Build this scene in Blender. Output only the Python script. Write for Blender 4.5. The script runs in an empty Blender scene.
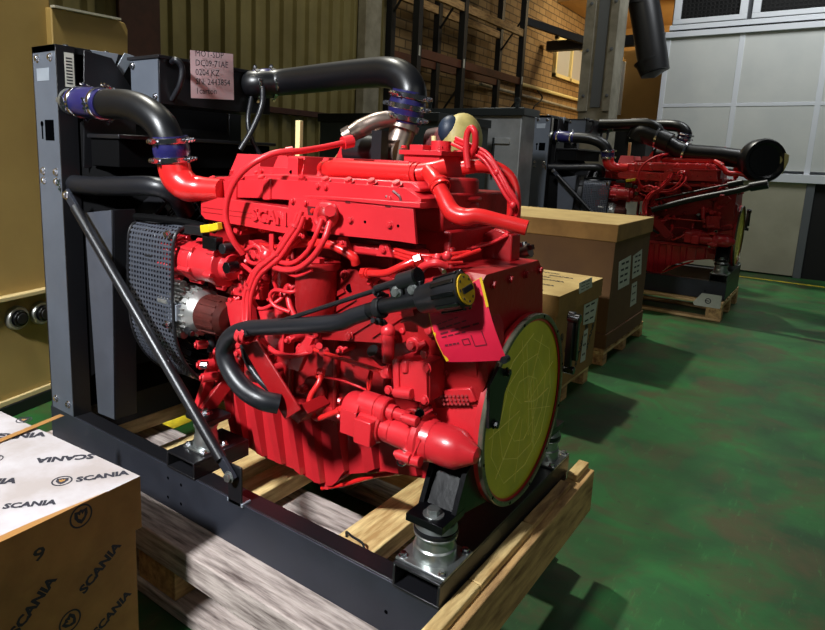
import bpy, math, random
from mathutils import Vector, Matrix, Quaternion
random.seed(7)
PI = math.pi
COL = bpy.context.scene.collection

# ------------------------------------------------------------------ camera
F_, CX, CY = 625.25, 380.96, 269.64
def rotm(y, p, r):
    F = Vector((math.sin(y)*math.cos(p), math.cos(y)*math.cos(p), -math.sin(p)))
    Rt = Vector((math.cos(y), -math.sin(y), 0)); D = F.cross(Rt)
    c, s = math.cos(r), math.sin(r)
    return c*Rt + s*D, -s*Rt + c*D, F
RX, RD, RF = rotm(-.62502, .179186, -.040358)
CAM = Vector((.6394, -1.6179, 1.476))
def ray(px, py): return RX*((px-CX)/F_) + RD*((py-CY)/F_) + RF
def on(px, py, ax, val):
    """world point where the sight line of a photo pixel meets the plane axis=val"""
    d = ray(px, py); t = (val-CAM[ax])/d[ax]
    return CAM + d*t
def Y(px, py, y): return on(px, py, 1, y)
def X(px, py, x): return on(px, py, 0, x)
def Z(px, py, z): return on(px, py, 2, z)
def path(*pts): return [Y(*p) for p in pts]

# ------------------------------------------------------------------ materials
MATS = {}
def lin(c): return tuple(((v/255)/12.92 if v/255 <= .04045 else ((v/255+.055)/1.055)**2.4) for v in c)
def mat(name, rgb, rough=.5, metal=0, coat=0, var=0, vscale=8, rgb2=None, bump=0, bscale=60, stretch=None, spec=.5, emit=None, estr=0, detail=5, contrast=(.35,.65), alpha=None, rvar=0, sheen=0):
    m = bpy.data.materials.new(name); m.use_nodes = True
    nt = m.node_tree; b = nt.nodes['Principled BSDF']
    c = lin(rgb)+(1,)
    b.inputs['Base Color'].default_value = c
    b.inputs['Roughness'].default_value = rough
    b.inputs['Metallic'].default_value = metal
    b.inputs['Specular IOR Level'].default_value = spec
    b.inputs['Coat Weight'].default_value = coat
    b.inputs['Coat Roughness'].default_value = .12
    if var or bump or rgb2 or rvar:
        tc = nt.nodes.new('ShaderNodeTexCoord'); mp = nt.nodes.new('ShaderNodeMapping')
        nt.links.new(tc.outputs['Object'], mp.inputs[0])
        if stretch: mp.inputs['Scale'].default_value = stretch
        n = nt.nodes.new('ShaderNodeTexNoise'); n.inputs['Scale'].default_value = vscale; n.inputs['Detail'].default_value = detail
        n.inputs['Roughness'].default_value = .62
        nt.links.new(mp.outputs[0], n.inputs['Vector'])
        if var or rgb2:
            rp = nt.nodes.new('ShaderNodeValToRGB'); rp.color_ramp.elements[0].position = contrast[0]; rp.color_ramp.elements[1].position = contrast[1]
            c2 = lin(rgb2)+(1,) if rgb2 else tuple(v*(1-var) for v in c[:3])+(1,)
            rp.color_ramp.elements[0].color = c2; rp.color_ramp.elements[1].color = c
            nt.links.new(n.outputs[0], rp.inputs[0]); nt.links.new(rp.outputs[0], b.inputs['Base Color'])
        if rvar:
            mr = nt.nodes.new('ShaderNodeMapRange'); mr.inputs['To Min'].default_value = rough-rvar; mr.inputs['To Max'].default_value = rough+rvar
            mr.inputs['From Min'].default_value = .3; mr.inputs['From Max'].default_value = .7
            nt.links.new(n.outputs[0], mr.inputs[0]); nt.links.new(mr.outputs[0], b.inputs['Roughness'])
        if bump:
            n2 = nt.nodes.new('ShaderNodeTexNoise'); n2.inputs['Scale'].default_value = bscale; n2.inputs['Detail'].default_value = 4
            nt.links.new(mp.outputs[0], n2.inputs['Vector'])
            bp = nt.nodes.new('ShaderNodeBump'); bp.inputs['Strength'].default_value = bump; bp.inputs['Distance'].default_value = .004
            nt.links.new(n2.outputs[0], bp.inputs['Height']); nt.links.new(bp.outputs[0], b.inputs['Normal'])
    if emit:
        b.inputs['Emission Color'].default_value = lin(emit)+(1,); b.inputs['Emission Strength'].default_value = estr
    MATS[name] = m
    return m
mat('red', (202,38,46), .34, coat=.15, spec=.6, var=.14, vscale=5, bump=.16, bscale=26, rvar=.05)
mat('red_cast_shade', (154,9,16), .48, coat=.08, var=.25, vscale=5, bump=.35, bscale=55)  # same red paint on castings, darkened to put recess shade into the colour
mat('red_pipe', (204,32,32), .30, coat=.3)
mat('red_hose', (204,34,42), .42)
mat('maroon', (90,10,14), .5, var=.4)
mat('black', (20,20,23), .38, bump=.05, bscale=90)
mat('black_gloss', (8,8,10), .25, coat=.1)
mat('black_rough', (5,5,6), .8, spec=.08)
mat('frame_steel', (50,53,62), .42, metal=.35, var=.25, vscale=6, rvar=.08, bump=.06, bscale=25)
mat('post_steel', (92,98,108), .42, metal=.3, var=.15, vscale=4, bump=.04)
mat('panel_steel', (84,88,98), .4, metal=.4, var=.15)
mat('light_steel', (150,158,168), .42, metal=.4, var=.12)
mat('hose_black', (19,20,25), .4)
mat('pipe_black', (11,12,15), .36, bump=.04, bscale=70)
mat('sleeve_blue', (30,28,78), .3, coat=.3)
mat('chrome', (214,214,218), .18, metal=1)
mat('zinc', (178,182,180), .34, metal=.9, var=.2, vscale=30)
mat('aluminium', (190,190,186), .38, metal=.85, var=.25, vscale=18, bump=.2)
mat('turbo_metal', (168,150,138), .33, metal=.9, var=.35, vscale=12)
mat('rust', (84,28,20), .6, metal=.3, var=.4, vscale=30, bump=.3)
mat('film', (214,200,52), .34, coat=.2, rgb2=(186,176,44), vscale=7, bump=.25, bscale=9)
mat('film_dark', (92,92,20), .5)
mat('film_light', (240,230,120), .4)
mat('ring_steel', (128,124,106), .3, metal=.6, var=.35, vscale=25)
mat('yellow', (208,172,16), .5)
mat('yellow_deep', (190,150,8), .5)
mat('flyer_red', (214,20,58), .55, var=.08)
mat('flyer_ink', (96,6,30), .6)
mat('note_pink', (206,178,180), .8, var=.06, vscale=10)
mat('ink', (28,26,32), .7)
mat('ink_blue', (16,17,34), .7)
mat('label_white', (196,194,182), .7, var=.12, vscale=30)
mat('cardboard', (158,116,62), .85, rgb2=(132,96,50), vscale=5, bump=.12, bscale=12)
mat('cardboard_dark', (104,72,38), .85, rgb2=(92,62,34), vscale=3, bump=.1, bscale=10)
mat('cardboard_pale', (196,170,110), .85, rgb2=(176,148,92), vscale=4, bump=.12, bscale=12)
mat('carton_top', (170,167,172), .75, rgb2=(146,138,136), vscale=4, bump=.15, bscale=9)
mat('tape_brown', (150,108,60), .3, coat=.3)
mat('wood', (222,188,134), .75, rgb2=(168,126,78), vscale=5, stretch=(1.2,9,9), bump=.3, bscale=12)
mat('wood_cross', (232,204,142), .75, rgb2=(176,138,84), vscale=5, stretch=(9,1.2,9), bump=.3, bscale=12)
mat('wood_grey', (186,172,164), .8, rgb2=(84,70,66), vscale=3.5, stretch=(1.5,14,14), bump=.45, bscale=12, contrast=(.3,.6))
mat('wood_end', (200,160,104), .8, rgb2=(124,88,56), vscale=4, stretch=(8,1.4,8), bump=.4, bscale=14, contrast=(.3,.6))
mat('wood_bark', (74,52,36), .9, var=.5, vscale=20, bump=.5, bscale=40)
mat('tan', (168,142,84), .55, rgb2=(156,130,76), vscale=1.5)
mat('tan_edge', (196,176,128), .5)
mat('corrugated', (134,124,80), .5, rgb2=(112,102,62), vscale=1.2)
mat('brown_steel', (66,34,26), .7, var=.4)
mat('rack_blue', (11,12,15), .6)
mat('rack_orange', (92,44,20), .6, var=.3)
mat('concrete', (158,152,136), .8, rgb2=(122,116,100), vscale=3, bump=.3, bscale=20)
mat('booth_panel', (208,210,206), .5, rgb2=(200,203,200), vscale=2)
mat('booth_door', (176,172,152), .55, rgb2=(160,156,136), vscale=1.5)
mat('booth_trim', (226,230,236), .4, metal=.1)
mat('booth_grey', (96,100,104), .5)
mat('duct', (44,44,46), .38, metal=.5)
mat('dark', (10,10,11), .7)
mat('tank_steel', (150,152,152), .33, metal=.55, var=.35, vscale=2.5)
mat('tank_dark', (38,42,42), .35, metal=.6)
mat('cabinet_dark', (36,44,44), .5, var=.2)
mat('beige', (214,198,140), .6)
mat('beige_wall', (190,150,90), .8, var=.15, vscale=1)
mat('navy', (26,40,58), .5)
mat('wrap', (190,172,104), .55, rgb2=(150,136,80), vscale=12)
mat('glass', (190,190,180), .15, spec=.6)
mat('lit_window', (150,148,140), .3, emit=(190,185,165), estr=.22)
mat('floor_yellow', (214,192,40), .5, rgb2=(140,126,30), vscale=9)
mat('hole', (3,3,4), .9, spec=0)
mat('black_casting', (5,5,7), .3, spec=.3, bump=.2, bscale=30)

def brick_mat():
    m = bpy.data.materials.new('brick'); m.use_nodes = True; nt = m.node_tree; b = nt.nodes['Principled BSDF']
    tc = nt.nodes.new('ShaderNodeTexCoord'); mp = nt.nodes.new('ShaderNodeMapping')
    sp = nt.nodes.new('ShaderNodeSeparateXYZ'); cb = nt.nodes.new('ShaderNodeCombineXYZ'); ad = nt.nodes.new('ShaderNodeMath')
    nt.links.new(tc.outputs['Object'], sp.inputs[0]); nt.links.new(sp.outputs['X'], ad.inputs[0]); nt.links.new(sp.outputs['Y'], ad.inputs[1])
    nt.links.new(ad.outputs[0], cb.inputs['X']); nt.links.new(sp.outputs['Z'], cb.inputs['Y'])
    bt = nt.nodes.new('ShaderNodeTexBrick'); nt.links.new(cb.outputs[0], bt.inputs['Vector'])
    bt.inputs['Scale'].default_value = 1; bt.inputs['Brick Width'].default_value = .32; bt.inputs['Row Height'].default_value = .135
    bt.inputs['Mortar Size'].default_value = .012
    bt.inputs['Color1'].default_value = lin((150,122,80))+(1,); bt.inputs['Color2'].default_value = lin((128,100,62))+(1,); bt.inputs['Mortar'].default_value = lin((84,66,42))+(1,)
    nt.links.new(bt.outputs[0], b.inputs['Base Color']); b.inputs['Roughness'].default_value = .9
    bp = nt.nodes.new('ShaderNodeBump'); bp.inputs['Strength'].default_value = .5; bp.inputs['Distance'].default_value = .01; bp.invert = True
    nt.links.new(bt.outputs[1], bp.inputs['Height']); nt.links.new(bp.outputs[0], b.inputs['Normal'])
    MATS['brick'] = m
brick_mat()

def floor_mat():
    m = bpy.data.materials.new('floor_paint'); m.use_nodes = True; nt = m.node_tree; b = nt.nodes['Principled BSDF']
    tc = nt.nodes.new('ShaderNodeTexCoord')
    def noise(s, d=6, r=.6, dist=0):
        n = nt.nodes.new('ShaderNodeTexNoise'); n.inputs['Scale'].default_value = s; n.inputs['Detail'].default_value = d; n.inputs['Roughness'].default_value = r; n.inputs['Distortion'].default_value = dist
        nt.links.new(tc.outputs['Object'], n.inputs['Vector']); return n
    def ramp(n, p0, p1, c0, c1):
        r = nt.nodes.new('ShaderNodeValToRGB'); r.color_ramp.elements[0].position = p0; r.color_ramp.elements[1].position = p1
        r.color_ramp.elements[0].color = c0; r.color_ramp.elements[1].color = c1; nt.links.new(n.outputs[0], r.inputs[0]); return r
    def mix(fac, a, c, mode='MIX'):
        x = nt.nodes.new('ShaderNodeMix'); x.data_type = 'RGBA'; x.blend_type = mode
        if isinstance(fac, float): x.inputs[0].default_value = fac
        else: nt.links.new(fac, x.inputs[0])
        nt.links.new(a, x.inputs[6])
        nt.links.new(c, x.inputs[7]) if not isinstance(c, tuple) else setattr(x.inputs[7], 'default_value', c)
        return x.outputs[2]
    base = ramp(noise(1.3, 7, .62, .4), .36, .62, lin((27,57,30))+(1,), lin((33,94,42))+(1,))
    dirt = ramp(noise(2.6, 8, .7, .8), .46, .64, (0,0,0,1), (.85,.85,.85,1))
    c1 = mix(dirt.outputs[0], base.outputs[0], lin((64,58,36))+(1,))
    w = nt.nodes.new('ShaderNodeTexNoise'); w.inputs['Scale'].default_value = 9; w.inputs['Detail'].default_value = 8; w.inputs['Roughness'].default_value = .75
    mp = nt.nodes.new('ShaderNodeMapping'); mp.inputs['Scale'].default_value = (3,.6,1); mp.inputs['Rotation'].default_value = (0,0,.5)
    nt.links.new(tc.outputs['Object'], mp.inputs[0]); nt.links.new(mp.outputs[0], w.inputs['Vector'])
    sc = ramp(w, .58, .66, (0,0,0,1), (.35,.35,.35,1))
    c2 = mix(sc.outputs[0], c1, lin((56,118,62))+(1,))
    sp = ramp(noise(14, 3, .5), .69, .73, (0,0,0,1), (.8,.8,.8,1))
    c3 = mix(sp.outputs[0], c2, lin((38,44,28))+(1,))
    nt.links.new(c3, b.inputs['Base Color'])
    rr = nt.nodes.new('ShaderNodeMapRange'); nt.links.new(noise(3,6).outputs[0], rr.inputs[0]); rr.inputs['To Min'].default_value = .35; rr.inputs['To Max'].default_value = .62
    nt.links.new(rr.outputs[0], b.inputs['Roughness']); b.inputs['Specular IOR Level'].default_value = .35
    bp = nt.nodes.new('ShaderNodeBump'); bp.inputs['Strength'].default_value = .12; bp.inputs['Distance'].default_value = .003
    nt.links.new(noise(40,4).outputs[0], bp.inputs['Height']); nt.links.new(bp.outputs[0], b.inputs['Normal'])
    MATS['floor'] = m
floor_mat()

# ------------------------------------------------------------------ mesh builder
def frame_of(d):
    d = Vector(d).normalized()
    u = Vector((0,0,1)) if abs(d.z) < .9 else Vector((1,0,0))
    a = d.cross(u).normalized(); b = a.cross(d).normalized()
    return d, a, b
def catmull(pts, sub=6):
    pts = [Vector(p) for p in pts]
    if len(pts) < 3: return pts
    out = []
    for i in range(len(pts)-1):
        p0 = pts[i-1] if i else pts[0]*2-pts[1]
        p1, p2 = pts[i], pts[i+1]
        p3 = pts[i+2] if i+2 < len(pts) else pts[-1]*2-pts[-2]
        for k in range(sub):
            t = k/sub
            out.append(.5*((2*p1)+(p2-p0)*t+(2*p0-5*p1+4*p2-p3)*t*t+(3*p1-p0-3*p2+p3)*t**3))
    out.append(pts[-1]); return out
class MB:
    def __init__(s): s.v = []; s.f = []; s.m = []; s.names = []
    def mi(s, n):
        if n not in s.names: s.names.append(n)
        return s.names.index(n)
    def add(s, vs, fs, m):
        o = len(s.v); k = s.mi(m)
        s.v += [Vector(v) for v in vs]; s.f += [tuple(i+o for i in f) for f in fs]; s.m += [k]*len(fs)
        return s
    def hull8(s, p, m):   # 8 corners: bottom 4 ccw, top 4
        return s.add(p, [(3,2,1,0),(4,5,6,7),(0,1,5,4),(1,2,6,5),(2,3,7,6),(3,0,4,7)], m)
    def box(s, x0, x1, y0, y1, z0, z1, m='red', M=None):
        x0, x1 = min(x0,x1), max(x0,x1); y0, y1 = min(y0,y1), max(y0,y1); z0, z1 = min(z0,z1), max(z0,z1)
        p = [Vector(q) for q in ((x0,y0,z0),(x1,y0,z0),(x1,y1,z0),(x0,y1,z0),(x0,y0,z1),(x1,y0,z1),(x1,y1,z1),(x0,y1,z1))]
        if M: p = [M@q for q in p]
        return s.hull8(p, m)
    def bar(s, p0, p1, w, h, m='red', up=(0,0,1)):
        p0, p1 = Vector(p0), Vector(p1); d = (p1-p0).normalized(); up = Vector(up)
        a = d.cross(up)
        if a.length < 1e-3: a = d.cross(Vector((0,1,0)))
        a.normalize(); b = a.cross(d).normalized()
        q = []
        for c, e in ((p0,p1),):
            for bb in (-1,1):
                for pt, aa in ((c,-1),(e,-1),(e,1),(c,1)):
                    q.append(pt+a*aa*w/2+b*bb*h/2)
        return s.hull8(q, m)
    def cyl(s, p0, p1, r0, r1=None, m='red', n=20, caps=True):
        if r1 is None: r1 = r0
        p0, p1 = Vector(p0), Vector(p1); d, a, b = frame_of(p1-p0)
        vs = []
        for p, r in ((p0,r0),(p1,r1)):
            for i in range(n):
                t = 2*PI*i/n; vs.append(p+(a*math.cos(t)+b*math.sin(t))*r)
        fs = [(i,(i+1)%n,n+(i+1)%n,n+i) for i in range(n)]
        if caps: fs += [tuple(range(n-1,-1,-1)), tuple(range(n,2*n))]
        return s.add(vs, fs, m)
    def lathe(s, p, d, prof, m='red', n=32, a0=0, a1=2*PI):   # prof: (t along axis, radius)
        p = Vector(p); d, a, b = frame_of(d); full = abs(a1-a0-2*PI) < 1e-6
        vs = []; k = n if full else n+1
        for t, r in prof:
            for i in range(k):
                w = a0+(a1-a0)*i/n; vs.append(p+d*t+(a*math.cos(w)+b*math.sin(w))*r)
        fs = []
        for j in range(len(prof)-1):
            for i in range(n):
                i2 = (i+1) % k
                fs.append((j*k+i, j*k+i2, (j+1)*k+i2, (j+1)*k+i))
        return s.add(vs, fs, m)
    def tube(s, pts, r, m='red', n=12, sub=6, smooth=True, caps=True, flat=None):
        P = catmull(pts, sub) if smooth else [Vector(p) for p in pts]
        rs = r if isinstance(r, (list,tuple)) else None
        d, a, b = frame_of(P[1]-P[0]); vs = []
        for i, p in enumerate(P):
            t = (P[min(i+1,len(P)-1)]-P[max(i-1,0)]).normalized()
            a = (a-t*a.dot(t)).normalized(); b = t.cross(a)
            rr = r
            if rs:
                u = i/(len(P)-1)*(len(rs)-1); j = min(int(u), len(rs)-2); rr = rs[j]*(1-(u-j))+rs[j+1]*(u-j)
            for k in range(n):
                w = 2*PI*k/n; vs.append(p+(a*math.cos(w)+b*math.sin(w))*rr)
        L = len(P)
        fs = [(j*n+i, j*n+(i+1)%n, (j+1)*n+(i+1)%n, (j+1)*n+i) for j in range(L-1) for i in range(n)]
        if caps: fs += [tuple(range(n-1,-1,-1)), tuple(range((L-1)*n, L*n))]
        return s.add(vs, fs, m)
    def prism(s, poly, vec, m='red'):     # poly: 3d points in a plane, extruded by vec
        n = len(poly); vec = Vector(vec); P = [Vector(p) for p in poly]
        nr = Vector((0,0,0))
        for i in range(n): nr += P[i].cross(P[(i+1) % n])
        if nr.dot(vec) < 0: P.reverse()
        vs = P+[p+vec for p in P]
        fs = [tuple(range(n-1,-1,-1)), tuple(range(n,2*n))]+[(i,(i+1)%n,n+(i+1)%n,n+i) for i in range(n)]
        return s.add(vs, fs, m)
    def bolt(s, p, d, r=.009, h=.008, m='red', washer=True):
        p = Vector(p); d = Vector(d).normalized()
        if washer: s.cyl(p, p+d*.002, r*1.35, m=m, n=12)
        s.cyl(p, p+d*h, r, m=m, n=6); s.cyl(p+d*h, p+d*(h+.001), r*.7, m=m, n=6)
        return s
    def sphere(s, p, r, m='red', n=16, sc=(1,1,1)):
        p = Vector(p); k = n//2; vs = []
        for j in range(k+1):
            t = PI*j/k
            for i in range(n):
                w = 2*PI*i/n; vs.append(p+Vector((math.sin(t)*math.cos(w)*sc[0], math.sin(t)*math.sin(w)*sc[1], math.cos(t)*sc[2]))*r)
        fs = [(j*n+i,(j+1)*n+i,(j+1)*n+(i+1)%n,j*n+(i+1)%n) for j in range(k) for i in range(n)]
        return s.add(vs, fs, m)
    def text(s, txt, origin, xdir, ydir, size, m='ink', depth=.0006, sx=1, bold=0, ext=0):
        """letters lying on a surface: xdir = reading direction, ydir = up of the letters"""
        cu = bpy.data.curves.new('t', 'FONT'); cu.body = txt; cu.size = size; cu.offset = bold; cu.resolution_u = 2; cu.extrude = ext
        o = bpy.data.objects.new('t', cu); COL.objects.link(o)
        dg = bpy.context.evaluated_depsgraph_get(); me = bpy.data.meshes.new_from_object(o.evaluated_get(dg))
        x = Vector(xdir).normalized(); y = Vector(ydir).normalized(); z = x.cross(y).normalized()
        O = Vector(origin)+z*depth
        s.add([O+x*v.co.x*sx+y*v.co.y+z*v.co.z for v in me.vertices], [tuple(p.vertices) for p in me.polygons], m)
        bpy.data.objects.remove(o); bpy.data.curves.remove(cu); bpy.data.meshes.remove(me)
        return s
    def obj(s, name, parent=None, bevel=0, seg=2, ang=35, **props):
        me = bpy.data.meshes.new(name)
        L = Vector(parent.get('_o')) if parent is not None and parent.get('_o') is not None else Vector((0,0,0))
        me.from_pydata([v-L for v in s.v], [], s.f); me.update()
        for nm in s.names: me.materials.append(MATS[nm])
        for p, k in zip(me.polygons, s.m): p.material_index = k; p.use_smooth = True
        me.validate()
        try: me.set_sharp_from_angle(angle=math.radians(ang))
        except Exception: pass
        o = bpy.data.objects.new(name, me); COL.objects.link(o)
        if parent is not None: o.parent = parent; o['_o'] = tuple(L)
        if bevel:
            md = o.modifiers.new('bevel', 'BEVEL'); md.width = bevel; md.segments = seg; md.limit_method = 'ANGLE'; md.angle_limit = math.radians(50); md.harden_normals = False
        for k, v in props.items(): o[k] = v
        return o
def thing(name, loc, label, cat, group=None):
    o = bpy.data.objects.new(name, None); COL.objects.link(o); o.location = loc; o.empty_display_size = .1
    o['label'] = label; o['category'] = cat; o['_o'] = tuple(loc)
    if group: o['group'] = group
    return o
def tag(o, label, cat, group=None):
    """re-seat a single-mesh thing on the centre of its base"""
    vs = o.data.vertices
    xs = [v.co.x for v in vs]; ys = [v.co.y for v in vs]; zs = [v.co.z for v in vs]
    c = Vector(((min(xs)+max(xs))/2, (min(ys)+max(ys))/2, min(zs)))
    for v in vs: v.co -= c
    o.location = c
    o['label'] = label; o['category'] = cat
    if group: o['group'] = group
    return o
def struct(o): o['kind'] = 'structure'; return o
# ------------------------------------------------------------------ first generator engine
ENG = thing('generator_engine', (-.9, 0, .257), 'large red diesel engine with radiator on a black steel frame, nearest the camera', 'engine', 'red diesel engines on pallets')
def slab(name, poly, y, dep, m='red', parent=ENG, bevel=.004, bolts=(), br=.008):
    b = MB(); b.prism([Y(px, py, y) for px, py in poly], (0, dep, 0), m)
    for px, py in bolts: b.bolt(Y(px, py, y), (0,-1,0), br, .008, m)
    return b.obj(name, parent, bevel)
def pipe(name, pts, r, m='red_pipe', parent=ENG, n=12, sub=6, ends=False):
    b = MB(); P = [Y(*p) for p in pts]; b.tube(P, r, m, n, sub)
    if ends:
        for a, c in ((P[0],P[1]),(P[-1],P[-2])):
            d = (c-a).normalized(); b.cyl(a-d*.004, a+d*.014, r*1.6, m=m, n=6)
            b.cyl(a+d*.018, a+d*.024, r*1.4, m=m, n=12)
    return b.obj(name, parent)
def clamp(p, d, r, parent, m='chrome', n=3):
    d, a, c = frame_of(d); b = MB()
    b.lathe(Vector(p)-d*.009, d, [(0,r-.001),(0,r+.003),(.002,r+.0045),(.016,r+.0045),(.018,r+.003),(.018,r-.001)], m, 28)
    for k in range(n):
        w = 2*PI*k/n+1.9; q = Vector(p)+(a*math.cos(w)+c*math.sin(w))*(r+.012); t = a*-math.sin(w)+c*math.cos(w)
        b.cyl(q-t*.022, q+t*.022, .004, m=m, n=8); b.cyl(q-t*.012, q-t*.004, .0085, m=m, n=8); b.cyl(q+t*.004, q+t*.012, .0085, m=m, n=8)
        b.cyl(q+t*.022, q+t*.028, .007, m=m, n=6)
    return b.obj('hose_clamp', parent)
def sleeve(p0, p1, r, parent=ENG, m='sleeve_blue', cl=True, bulge=.006):
    p0, p1 = Vector(p0), Vector(p1); d = p1-p0; L = d.length
    o = MB().lathe(p0, d, [(0,r-.006),(0,r+.002),(L*.25,r+.003),(L*.4,r+bulge),(L*.6,r+bulge),(L*.75,r+.003),(L,r+.002),(L,r-.006)], m, 28).obj('rubber_sleeve', parent)
    if cl:
        clamp(p0+d*.15, d, r+.003, o); clamp(p0+d*.85, d, r+.003, o)
    return o

# frame -------------------------------------------------------------
zf0, zf1 = .257, .412
for s in (-1, 1):
    b = MB(); yo, yi = .43*s, .36*s
    b.box(-1.87, 0, yo, yo-.008*s, zf0, zf1, 'frame_steel'); b.box(-1.87, 0, yo-.008*s, yi, zf1-.008, zf1, 'black'); b.box(-1.87, 0, yo-.008*s, yi, zf0, zf0+.008, 'black')
    if s < 0:
        for px, py in ((168,478),(181,485),(168,497),(181,504),(386,618-6)):
            q = Y(px, py, -.43); b.cyl(q+Vector((0,-.0006,0)), q+Vector((0,.002,0)), .006, m='hole', n=12)
    b.obj('side_rail', ENG, .002)
b = MB(); b.box(-.075, 0, -.42, .42, zf0, zf1, 'black'); b.obj('end_rail', ENG, .002)
b = MB(); b.box(-1.87, -1.80, -.42, .42, zf0, zf1-.01, 'black'); b.obj('cross_rail', ENG, .002)
def boxtube(x0, x1, y0, y1, z0, z1, name):
    b = MB(); t = .007
    b.box(x0, x1, y0, y1, z1-t, z1, 'black'); b.box(x0, x1, y0, y1, z0, z0+t, 'black')
    b.box(x0, x0+t, y0, y1, z0+t, z1-t, 'black'); b.box(x1-t, x1, y0, y1, z0+t, z1-t, 'black')
    return b.obj(name, ENG, .0015)
boxtube(-.137, 0, -.44, .44, zf1, .480, 'mount_box')
boxtube(-1.075, -.93, -.435, -.20, zf1, .472, 'mount_box'); boxtube(-1.075, -.93, .20, .435, zf1, .472, 'mount_box')
def mount(x, y, z, r=.056, h=.085):
    b = MB(); w = r*1.28
    b.box(x-w, x+w, y-w, y+w, z, z+.007, 'zinc')
    b.lathe((x,y,z+.007), (0,0,1), [(0,r),(h*.35,r*.97),(h*.4,r*.9),(h*.7,r*.86),(h*.72,r),(h*.8,r),(h*.8,0)], 'zinc', 36)
    o = b.obj('vibration_mount', ENG, .0015)
    b = MB(); b.lathe((x,y,z+.007+h*.8), (0,0,1), [(0,r*.8),(.004,r*1.02),(.012,r*1.02),(.015,r*.8),(.015,0)], 'black', 36); b.obj('rubber_ring', o)
    b = MB()
    b.lathe((x,y,z+h*.8+.022), (0,0,1), [(0,r*.98),(.014,r*.9),(.016,0)], 'zinc', 36)
    b.obj('top_cap', o)
    b = MB()
    for sx, sy in ((-1,-1),(1,-1),(1,1),(-1,1)):
        MB().bolt((x+sx*w*.8, y+sy*w*.8, z+.007), (0,0,1), .009, .010, 'chrome').obj('bolt', o)
    b.cyl((x,y,z+h*.8+.03), (x,y,z+h*.8+.052), .014, m='chrome', n=6); b.cyl((x,y,z+h*.8+.036), (x,y,z+h*.8+.060), .008, m='chrome', n=12)
    b.cyl((x,y,z+h*.8+.038), (x,y,z+h*.8+.042), .024, m='chrome', n=20)
    b.obj('bolt', o)
for s in (-1, 1):
    mount(-.068, .355*s, .480); mount(-1.0, .33*s, .472, .042, .10)
    # black casting from the mount up to the flywheel housing
    b = MB(); y0, y1 = .375*s, .15*s
    bx = [(-.11,-.335),(-.025,-.335),(-.025,-.26),(-.11,-.26)] if s < 0 else [(-.11,.26),(-.025,.26),(-.025,.335),(-.11,.335)]
    tx = [(-.115,-.252),(-.03,-.252),(-.03,-.17),(-.115,-.17)] if s < 0 else [(-.115,.17),(-.03,.17),(-.03,.252),(-.115,.252)]
    b.cyl((-.068,.372*s,.60),(-.068,.372*s,.622),.017,m='zinc',n=6); b.cyl((-.068,.372*s,.60),(-.068,.372*s,.608),.027,m='zinc',n=20)
    b.hull8([(x,y,.604) for x,y in bx]+[(x,y,.728) for x,y in tx], 'black_casting')
    b.hull8([(-.125,.30*s,.585),(-.02,.30*s,.585),(-.02,.41*s,.585),(-.125,.41*s,.585),(-.125,.30*s,.605),(-.02,.30*s,.605),(-.02,.41*s,.605),(-.125,.41*s,.605)] if s>0 else
            [(-.125,-.41,.585),(-.02,-.41,.585),(-.02,-.30,.585),(-.125,-.30,.585),(-.125,-.41,.605),(-.02,-.41,.605),(-.02,-.30,.605),(-.125,-.30,.605)], 'black_casting')
    for x in (-.130, -.035):
        b.prism([(x,.345*s,.60),(x,.14*s,.56),(x,.14*s,.66),(x,.235*s,.735),(x,.30*s,.70)], (.014,0,0), 'black_casting')
    
    b.bolt((-.10,.262*s,.722), (0,s,.6), .012, .01, 'black_casting'); b.bolt((-.045,.262*s,.722), (0,s,.6), .012, .01, 'black_casting')
    b.obj('mounting_bracket', ENG, .002)
    # front engine leg, forked
    b = MB()
    b.bar((-1.06,.31*s,.585), (-1.06,.22*s,.80), .022, .045, 'red'); b.bar((-1.03,.31*s,.585), (-.99,.20*s,.72), .022, .05, 'red_cast_shade')
    b.box(-1.06,-.94,.27*s,.37*s,.572,.592,'black')
    b.obj('front_leg', ENG, .004)

# radiator ------------------------------------------------------------
for s in (-1, 1):
    b = MB(); yo = .43*s
    b.box(-1.853, -1.692, yo, yo-.006*s, .412, 1.824, 'light_steel' if False else 'post_steel')
    b.box(-1.860, -1.853, yo, yo-.07*s, .412, 1.824, 'black'); b.box(-1.692, -1.686, yo, yo-.07*s, .412, 1.824, 'black')
    for z in (1.78, 1.37, 1.335, .455):
        for x in (-1.82, -1.725):
            b.bolt((x, yo, z), (0,s,0), .011, .009, 'chrome')
    if s < 0:
        b.box(-1.83,-1.74, yo-.001, yo, 1.70, 1.745, 'light_steel')
        b.cyl((-1.812,yo-.001,1.545), (-1.812,yo+.002,1.545), .011, m='hole', n=16); b.box(-1.817,-1.807,yo-.001,yo+.002,1.49,1.54,'hole')
        b.box(-1.79,-1.725, yo-.001, yo+.002, 1.485, 1.56, 'hole')
    b.obj('radiator_post', ENG, .002)
b = MB(); b.box(-1.686,-1.6855,-.40,-.365,1.68,1.80,'label_white'); 
for k in range(9): b.box(-1.6854,-1.685,-.395,-.372,1.69+k*.011,1.695+k*.011,'ink')
b.obj('rating_label', ENG)
b = MB(); b.box(-1.84,-1.70,-.36,.36,.43,1.80,'black_rough'); 
for k in range(60): b.box(-1.846,-1.84,-.34,.34,.46+k*.022,.467+k*.022,'black')
b.obj('radiator_core', ENG, .003)
b = MB()   # front deck plate and the steel crossbars
b.box(-1.86,-1.69,-.43,.43,1.80,1.824,'black'); 
for y in (-.36,-.2,-.1,.02,.2,.36): b.bolt((-1.75,y,1.824),(0,0,1),.011,.012,'chrome')
b.obj('top_plate', ENG, .002)
b = MB()   # fan shroud: four sloping walls to the fan ring
zc = .99; n = 48; sq = []; ci = []
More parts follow.
